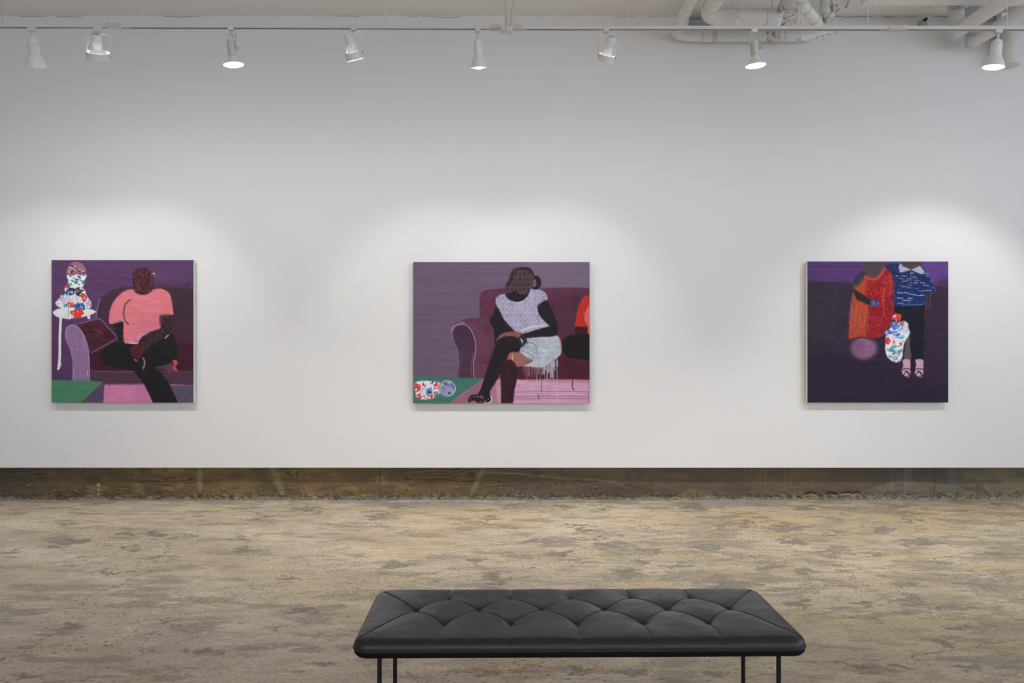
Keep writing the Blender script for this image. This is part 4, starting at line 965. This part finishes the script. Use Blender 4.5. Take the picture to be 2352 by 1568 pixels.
def gimbal(ad, s_top, s_bot, ring, r_ring, tow, bar0, bar1, legs, cord, label, e=0, size=60, blend=1, aim=None, lens=True):
    a = P(*s_top, TR); d = axis_from(s_top, ring, tow); ax = d.normalized(); Lk = d.length
    t = thing('track_lamp', a.copy(), label, 'track lamp', 'yoke mounted track lamps')
    base = adapter(t, *ad)
    MB().lathe(base+Vector((0, 0, .001)), (0, 0, -1), [(.015, 0), (.015, .004), (.008, .006), (.008, .012)], 20).build('swivel', M['cream'], t, smooth=True)
    sock = (P(*s_bot, TR)-a).length/ max(1e-6, 1)*1.0; rs_ = .029
    MB().lathe(a, ax, [(0, 0), (rs_*.95, 0), (rs_, .003), (rs_, sock), (rs_*.85, sock), (rs_*.85, sock-.004)], 8 if False else 32, cap=False).build('socket', M['white'], t, smooth=True)
    c0 = sock-.004; Cn = Lk-c0-.012
    MB().lathe(a+ax*c0, ax, [(rs_*.80, 0), (rs_*.84, Cn*.2), (rs_*1.0, Cn*.42), (r_ring*.62, Cn*.68), (r_ring*.80, Cn*.92), (r_ring*.86, Cn)], 40).build('bulb', M['bulb'], t, smooth=True)
    rc = a+ax*Lk; hh = .021
    MB().lathe(rc, ax, [(r_ring, -hh), (r_ring, hh), (r_ring-.003, hh), (r_ring-.003, -hh), (r_ring, -hh)], 48, cap=False).build('ring', M['white'], t, smooth=True)
    if lens:
        MB().lathe(rc, ax, [(r_ring*.88, -.006), (r_ring*.88, .002), (r_ring*.6, .006), (0, .010)], 40).build('lamp_lens', M['glow'], t, smooth=True)
    # yoke strap
    B0, B1 = P(*bar0[:2], TR+bar0[2]), P(*bar1[:2], TR+bar1[2])
    L0, L1 = P(*legs[0][:2], TR+legs[0][2]), P(*legs[1][:2], TR+legs[1][2])
    u = (B1-B0).normalized(); n_ = u.cross(Vector((0, 0, 1))).normalized(); k = .008
    MB().bar([L0, B0-Vector((0, 0, k)), B0-Vector((0, 0, k*.3))+u*k*.3, B0+u*k, B1-u*k, B1-Vector((0, 0, k*.3))-u*k*.3, B1-Vector((0, 0, k)), L1], n_, .014, .0025).build('yoke', M['white'], t)
    for q, s_ in ((L0, -1), (L1, 1)):
        MB().lathe(q, u*s_, [(.005, -.004), (.005, .002), (.003, .004)], 12).build('pivot_screw', M['galv'], t, smooth=True)
    MB().tube([P(x, y, TR-.035) for x, y in cord], .0034, seg=10).build('cord', M['white'], t, smooth=True)
    if e: SPOTS.append((rc+ax*.028, aim or ax, e, size, blend))
    return t
mx = lambda px, r=TR: px*TR/F
def toward(px, py, tx, ty):   # direction from a lamp pixel to a wall pixel
    return (P(tx, ty, 6.886)-P(px, py, TR)).normalized()
bell((66, 83, 60, 72), (76, 84), (83, 151), .62, mx(23), 'bell shaped white lamp, leftmost on the track', e=25, size=70, blend=.55, aim=toward(83, 151, 330, 890))
gimbal((216, 234, 63, 76), (221, 79), (224, 106), (226, 128), mx(26), .55, (201, 73, -.02), (252, 81, .0), ((199.5, 122, -.02), (253, 131, 0)),
       [(211, 79), (204, 86), (192, 92), (190, 100), (198, 103), (205, 95), (208, 84), (211, 84)], 'yoke lamp with looped cord, second from the left end of the track', e=23, size=70, blend=.55, aim=toward(226, 128, 250, 890))
openlamp((525, 537, 61, 70), (530, 94), (533, 128), (537, 150), mx(22.5), .10, 'bare lit bulb lamp, third from left, above the gap right of left painting',
       [(531, 76), (537, 84), (535, 87), (530, 80), (525, 78), (524, 83), (530, 95)], e=80, size=78, blend=.85, aim=Vector((-.02, .22, -1)))
gimbal((806, 820, 61, 71), (800, 79), (806.5, 106), (814, 130), mx(20), .36, (806, 77, .0), (831, 70, -.03), ((795, 124, .0), (833, 120, -.03)),
       [(815, 76), (819, 88), (821, 100), (818, 111)], 'yoke lamp tilted rightward, fourth from left, nearest left of middle', e=39, size=70, blend=.55, aim=toward(814, 130, 1060, 890))
bell((1091.5, 1104, 64, 75), (1097, 88), (1100, 156), .22, mx(19), 'bell shaped white lamp with a small lit mouth, above the middle painting', lit_r=mx(10.5), depth=-.001, e=90, size=78, blend=.85, aim=Vector((.03, .28, -1)))
gimbal((1385, 1398, 64, 75), (1406, 85), (1398.5, 113), (1392.5, 134), mx(19.5), .58, (1375, 77, -.02), (1412, 84, .01), ((1374, 127, -.02), (1413, 132, .01)),
       [(1412, 90), (1414, 98), (1417, 110), (1413, 116), (1408, 112), (1404, 108)], 'yoke lamp tilted leftward with a cord loop, just right of middle', e=40, size=70, blend=.55, aim=toward(1392, 136, 1230, 890))
openlamp((1724, 1738, 66, 76), (1732, 94), (1733, 127), (1736, 152), mx(22.5), .07, 'bare lit bulb lamp hanging in front of the white pipes',
       [(1724, 80), (1719, 92), (1721, 100), (1726, 96), (1729, 89), (1732, 94)], e=75, size=78, blend=.85, aim=Vector((.05, .22, -1)))
bell((2283, 2300, 67, 77), (2290.5, 90), (2281, 155), .07, mx(23.5), 'bell shaped brightly lit lamp at the right end, below crossing pipes', lit_r=mx(22.5), depth=.0, e=110, size=78, blend=.85, aim=Vector((-.15, .22, -1)))
# fixtures continuing beyond the frame on the same track
bell((-300, -284, 60, 72), (-292, 84), (-290, 151), .62, mx(23), 'bell shaped lamp beyond the left end of the view', lit_r=None, e=29, size=70, blend=.55, aim=toward(-292, 151, 150, 890))
bell((2560, 2577, 68, 78), (2568, 90), (2560, 155), .4, mx(23), 'bell shaped lamp beyond the right end of the view', lit_r=None, e=74, size=70, blend=.55, aim=toward(2560, 155, 2080, 890))
for s_ in SPOTS:
    spot(*s_)
    spot(s_[0], Vector((0, .75, -1)), SPILL, 172, 1)

# ------------------------------------------------------------------ pipes
def arc(p0, pc, p1, n=8):
    return [p0.lerp(pc, t).lerp(pc.lerp(p1, t), t) for t in [k/n for k in range(n+1)]]
def pipe(label, path, r, m=None, joints=(), name='pipe', cat='pipe', group=None, jm=None):
    """joints: list of (point, axis, kind)"""
    t = thing(name, path[0].copy(), label, cat, group)
    MB().tube(path, r, seg=36, smooth=False).build('pipe_body', m or M['pipe'], t, smooth=True)
    for p, ax, kind in joints:
        p = Vector(p); ax = Vector(ax)
        if kind == 'line': MB().lathe(p, ax, [(r+.0002, -.002), (r+.0012, -.001), (r+.0012, .001), (r+.0002, .002)], 36, cap=False).build('joint_line', jm or M['joint'], t, smooth=True)
        elif kind == 'band': MB().lathe(p, ax, [(r, -.030), (r+.004, -.028), (r+.004, -.012), (r+.006, -.010), (r+.006, .010), (r+.004, .012), (r+.004, .028), (r, .030)], 36, cap=False).build('coupling', M['pipe'], t, smooth=True)
        elif kind == 'strap': MB().lathe(p, ax, [(r, -.012), (r+.003, -.012), (r+.003, .012), (r, .012)], 36, cap=False).build('strap', M['cream'], t)
        elif kind == 'rust': MB().lathe(p, ax, [(r, -.055), (r+.003, -.05), (r+.004, .05), (r, .055)], 36, cap=False).build('stained_sleeve', M['rusty'], t, smooth=True)
    return t
zL = 4.006; xL = 1.38; yL = -.052; rL = .046
e0 = Vector((xL, yL-.17, zL)); ec = Vector((xL, yL, zL)); e1 = Vector((xL+.17, yL, zL))
X1 = P(1862, 78, 6.83).x
pathL = [Vector((xL, -4.2, zL))]+arc(e0, ec, e1)+[Vector((X1, yL, zL))]
def xl(px): return P(px, 78, 6.83).x
pipe('lower white pipe hugging the wall with an elbow at its left end', pathL, rL, joints=[
    ((xL, yL-.19, zL), (0, 1, 0), 'line'), ((xL, yL-.62, zL), (0, 1, 0), 'line'), ((xl(1611), yL, zL), (1, 0, 0), 'line'),
    ((xl(1622), yL, zL), (1, 0, 0), 'band'), ((xl(1636), yL, zL), (1, 0, 0), 'line'), ((xl(1642), yL, zL), (1, 0, 0), 'strap'),
    ((xl(1772), yL, zL), (1, 0, 0), 'rust'), ((xl(1788), yL, zL), (1, 0, 0), 'line'), ((xl(1800), yL, zL), (1, 0, 0), 'line')], group='white drain pipes')
zU = 3.97; xU = 1.535; yU = CAMY+6.36; rU = .0625
e0 = Vector((xU, yU-.19, zU)); ec = Vector((xU, yU, zU)); e1 = Vector((xU+.19, yU, zU))
def xu(px): return P(px, 41, 6.36).x
pathU = [Vector((xU, -4.4, zU))]+arc(e0, ec, e1)+[Vector((xu(1862), yU, zU))]
upper = pipe('upper thick white pipe with an elbow at its left end and rust stained right end', pathU, rU, joints=[
    ((xU, yU-.24, zU), (0, 1, 0), 'line'), ((xU, yU-.46, zU), (0, 1, 0), 'line'), ((xu(1661), yU, zU), (1, 0, 0), 'line'), ((xu(1671), yU, zU), (1, 0, 0), 'band'),
    ((xu(1757), yU, zU), (1, 0, 0), 'line'), ((xu(1768), yU, zU), (1, 0, 0), 'band'), ((xu(1808), yU, zU), (1, 0, 0), 'rust'), ((xu(1826), yU, zU), (1, 0, 0), 'line'), ((xu(1842), yU, zU), (1, 0, 0), 'band')], group='white drain pipes')
# angled strap plates holding the upper pipe and their rods
for px, w in ((1699, 'left'), (1795, 'right')):
    a, b, c = P(px+9, 23, 6.24), P(px-3, 36, 6.20), P(px-7, 60, 6.22)
    t = thing('pipe_hanger', b, '%s bent strap hanger on the upper thick pipe' % w, 'pipe hanger', 'strap hangers on the upper pipe')
    MB().bar([a, b, c], (1, .15, 0), .028, .004).build('strap_plate', M['white'], t)
    MB().lathe(b+Vector((0, -.004, -.012)), (0, -1, 0), [(.008, 0), (.008, .006), (.004, .008)], 10).build('bolt', M['track'], t, smooth=True)
    p = P(px-1, 24, 6.21)
    MB().tube([(p.x, p.y, p.z), (p.x, p.y, ZC)], .006, seg=8, smooth=False).build('rod', M['track'], t, smooth=True)
for px, w in ((1682, 'left'), (1773, 'right')):
    p = P(px, 24, 6.5)
    rod('hanger_rod', p.x, p.y, p.z, .005, M['track'], 'short ceiling rod behind the %s clamp of the upper pipe' % w, 'hanger rod', group='short rods above the upper pipe')
# branch pipe
MB().tube([P(1797, 34, 6.5), P(1806, 14, 6.3), P(1822, -18, 6.0), P(1822, -18, 6.0)+(P(1822, -18, 6.0)-P(1806, 14, 6.3))*.45], .060, seg=36, smooth=False).build('branch_pipe', M['wrap'], upper, smooth=True)
MB().lathe(P(1811, 4, 6.2), (P(1822, -18, 6.0)-P(1806, 14, 6.3)), [(.060, -.002), (.0615, 0), (.060, .002)], 36, cap=False).build('joint_line', M['joint'], upper)
# white bent pipe in front
q = [P(x_, y_, d_-.46) for x_, y_, d_ in ((1905, -240, 4.9), (1878, -130, 5.4), (1856, -50, 5.9), (1845, -8, 6.15), (1843, 6, 6.2), (1849, 20, 6.25), (1859, 32, 6.3), (1869, 43, 6.35), (1876, 55, 6.4), (1878, 68, 6.45), (1878, 82, 6.5))]
qq = crv(q, 5)
pipe('narrow white pipe bending in an S behind the track', qq, .043, joints=[(P(1843, 3, 5.73), (P(1845, 14, 6.2)-P(1845, -8, 6.15)), 'line'), (P(1850.5, 21.5, 5.795), (P(1859, 32, 6.3)-P(1849, 20, 6.25)), 'line'), (P(1869, 43, 5.89), (P(1873, 49, 6.38)-P(1864, 38, 6.32)), 'line')], group='white drain pipes')
# insulated risers with valves
def riser(px, ytop, ybot, r, d, label):
    a, b = P(px, ybot, d), P(px, ytop, d); t = thing('pipe_riser', a, label, 'pipe', 'insulated pipe drops')
    MB().lathe(a+Vector((0, 0, .0)), (0, 0, 1), [(r*.75, -.018), (r, -.004), (r, .0), (r, ZC-a.z)], 28).build('insulation', M['wrap'], t, smooth=True)
    return t, a
t, a = riser(1894, -10, 27, .037, 6.25, 'insulated pipe drop ending in a rusty little valve')
MB().lathe(a, (0, 0, -1), [(.026, .0), (.027, .020), (.018, .024), (.017, .05)], 18).build('fitting', mat('pale green paint', (.50, .53, .44), .6), t, smooth=True)
MB().lathe(a-Vector((0, 0, .048)), (0, 0, -1), [(.016, 0), (.018, .02), (.014, .045)], 14).build('valve_stem', mat('brown rust', (.36, .24, .13), .8), t, smooth=True)
MB().lathe(a-Vector((.010, 0, .085)), (-.3, -.2, -1), [(.004, 0), (.016, .006), (.021, .018), (.016, .034), (.004, .04)], 14).build('valve_cap', M['beige'], t, smooth=True)
MB().tube([a+Vector((.004, 0, -.10)), a+Vector((.006, 0, -.18)), a+Vector((-.002, 0, -.21))], .013, seg=12).build('tail_pipe', M['pipe'], t, smooth=True)
t, a = riser(1914, -20, 8, .048, 6.32, 'thicker insulated pipe drop with a grey stub below it')
MB().lathe(a-Vector((0, 0, .014)), (0, 0, -1), [(.036, 0), (.034, .006), (.020, .012), (.0185, .060), (.022, .062)], 20).build('fitting', M['galv'], t, smooth=True)
MB().tube([a+Vector((0, 0, -.07)), a+Vector((-.012, 0, -.09)), a+Vector((-.026, 0, -.105))], .018, seg=12).build('elbow', M['pipe'], t, smooth=True)
MB().box(a+Vector((.034, 0, -.052)), (.03, .02, .012), Matrix.Rotation(-.5, 3, 'Y')).build('lever', M['galv'], t)
# large capped duct end
a = P(1940, 3, 6.55)
t = thing('duct', a, 'stub of a wide round duct with a grey rim near the ceiling', 'duct')
MB().lathe(a+Vector((-.02, 0, .04)), (1, -.18, 0), [(.082, -.09), (.082, .03)], 36).build('duct_body', M['pipe'], t, smooth=True)
MB().lathe(a+Vector((-.02, 0, .04)), (1, -.18, 0), [(.083, .03), (.094, .032), (.094, .040), (.080, .041)], 36).build('rim', M['beige'], t, smooth=True)
a = P(1958, 8, 6.45); b = P(2178, 8, 6.45)
# hanging slotted channel below the track
a, b = P(1838, 97, 5.35), P(1926, 73, 5.6)
t = thing('hanging_channel', a, 'slanting slotted metal channel hung on rods below the pipe cluster', 'metal channel')
dx = (b-a); L = dx.length; dx = dx.normalized(); yv = Vector((0, 1, 0)); yv = (yv-dx*yv.dot(dx)).normalized(); zv = dx.cross(yv)
R = Matrix((dx, yv, zv)).transposed()
MB().box((a+b)/2+zv*.014, (L, .034, .022), R, bev=.001).build('channel', M['track'], t)
for q in (.42, .57, .72): MB().box(a.lerp(b, q)+zv*.0035-yv*.003, (.020, .009, .003), R).build('slot', M['black'], t)
for q in (.05, .93):
    MB().lathe(a.lerp(b, q)+zv*.004, -zv, [(.010, 0), (.010, .007), (.004, .009), (.004, .016)], 8).build('nut', M['cream'], t)
    p = a.lerp(b, q if q < .5 else .9)
    MB().tube([p+zv*.01, Vector((p.x, p.y, ZC))], .0045, seg=8, smooth=False).build('rod', M['track'], t, smooth=True)
# small sensor on the wall top
a = P(2124, 51, 6.85)
t = thing('wall_sensor', a, 'small beige box with black tip fixed high on the wall', 'sensor')
mb = MB(); pr = [(2118, 61), (2118, 44), (2121.5, 43), (2131, 52.5), (2130.5, 61)]
n = len(pr); mb.v = [P(x, y, 6.845-.03) for x, y in pr]+[Vector((P(x, y, 6.815).x, -.001, P(x, y, 6.815).z)) for x, y in pr]
mb.f = [tuple(range(n)), tuple(range(2*n-1, n-1, -1))]+[(i, i+n, (i+1) % n+n, (i+1) % n) for i in range(n)]
mb.build('box', M['beige'], t)
MB().box(P(2126, 44.5, 6.80), (.022, .03, .022), Matrix.Rotation(.75, 3, 'Y'), bev=.002).build('tip', M['black'], t)
# right hand pair of wrapped pipes
def elbow_pipe(px, wallD, z, xdir, r, rv, label, grp, yend=-3.6):
    x0 = P(px, 0, wallD).x; y0 = CAMY+wallD
    v = Vector((x0, y0, z)); pts = [Vector((x0, y0, ZC-.003))]+arc(v+Vector((0, 0, .06)), v, v+Vector((xdir*.06, -.06, 0)), 6)+[Vector((x0+xdir*abs(yend-y0), yend, z))]
    t = thing('pipe', v, label, 'pipe', grp)
    MB().tube(pts, r, seg=36, smooth=False).build('pipe_body', M['pipe'], t, smooth=True)
    MB().lathe(v+Vector((0, 0, .02)), (0, 0, 1), [(r*.6, -.02-rv), (r*.92, -.02-rv*.6), (rv, .0), (rv*1.03, .05), (rv, .11), (rv*.99, ZC-z-.03)], 32).build('wrapping', M['wrap'], t, smooth=True)
    return t
elbow_pipe(2196, 6.60, 3.955, .06, .054, .062, 'thick wrapped pipe dropping from the ceiling then running forward, left of the pair', 'wrapped pipes at the right')
elbow_pipe(2232, 6.74, 3.918, .05, .050, .052, 'thinner wrapped pipe dropping behind the thick one, right of the pair', 'wrapped pipes at the right')
# deep return column at the right edge
a = P(2325, 144, 6.70)
tag(MB().lathe((a.x+.02, -.11, a.z), (0, 0, 1), [(.080, 0), (.086, .004), (.086, ZC-a.z)], 40).build('round_duct', mat('grey painted duct', (.70, .69, .66), .6), origin=Vector((a.x+.05, -.13, a.z)), smooth=True), 'vertical round grey duct at the top right edge of the wall', 'duct')
a = P(2305, 45, 6.6)
t = thing('junction_box', a, 'small painted junction box between the right pipes', 'junction box')
MB().box(a, (.085, .06, .10), bev=.004).build('box', M['wrap'], t)
MB().box(a+Vector((0, -.032, 0)), (.070, .004, .085), bev=.001).build('cover', M['pipe'], t)
MB().tube([a+Vector((0, 0, .04)), Vector((a.x, a.y, ZC))], .011, seg=12, smooth=False).build('conduit_stub', M['cream'], t, smooth=True)

# ------------------------------------------------------------------ room light, camera, world
w = bpy.data.worlds.new('World'); bpy.context.scene.world = w; w.use_nodes = True
bg = w.node_tree.nodes['Background']; bg.inputs[1].default_value = 3.2
tc = w.node_tree.nodes.new('ShaderNodeTexCoord'); sx_ = w.node_tree.nodes.new('ShaderNodeSeparateXYZ'); rp = w.node_tree.nodes.new('ShaderNodeValToRGB')
w.node_tree.links.new(tc.outputs['Generated'], sx_.inputs[0])
mr = w.node_tree.nodes.new('ShaderNodeMapRange'); mr.inputs['From Min'].default_value = -1; mr.inputs['From Max'].default_value = 1
w.node_tree.links.new(sx_.outputs['X'], mr.inputs['Value']); w.node_tree.links.new(mr.outputs[0], rp.inputs['Fac'])
el = rp.color_ramp.elements; el[0].position = .38; el[0].color = (1, .915, .85, 1); el[1].position = .95; el[1].color = (.64, .90, 1.28, 1)
w.node_tree.links.new(rp.outputs['Color'], bg.inputs[0])
cam = bpy.data.cameras.new('Camera'); cam.sensor_width = 36; cam.lens = F/2352*36
co_ = bpy.data.objects.new('Camera', cam); C.objects.link(co_); co_.location = (0, CAMY, CAMZ); co_.rotation_euler = (math.radians(90), 0, 0)
cam.clip_end = 60
sc = bpy.context.scene; sc.camera = co_
sc.view_settings.view_transform = 'Standard'; sc.view_settings.look = 'None'; sc.view_settings.gamma = 1; sc.view_settings.use_curve_mapping = False
sc.view_settings.exposure = -0.17
cy = sc.cycles
cy.max_bounces = 5; cy.diffuse_bounces = 4; cy.glossy_bounces = 2; cy.transmission_bounces = 0; cy.transparent_max_bounces = 2; cy.volume_bounces = 0
cy.caustics_reflective = False; cy.caustics_refractive = False
cy.use_adaptive_sampling = True; cy.adaptive_threshold = 0.09; cy.adaptive_min_samples = 16
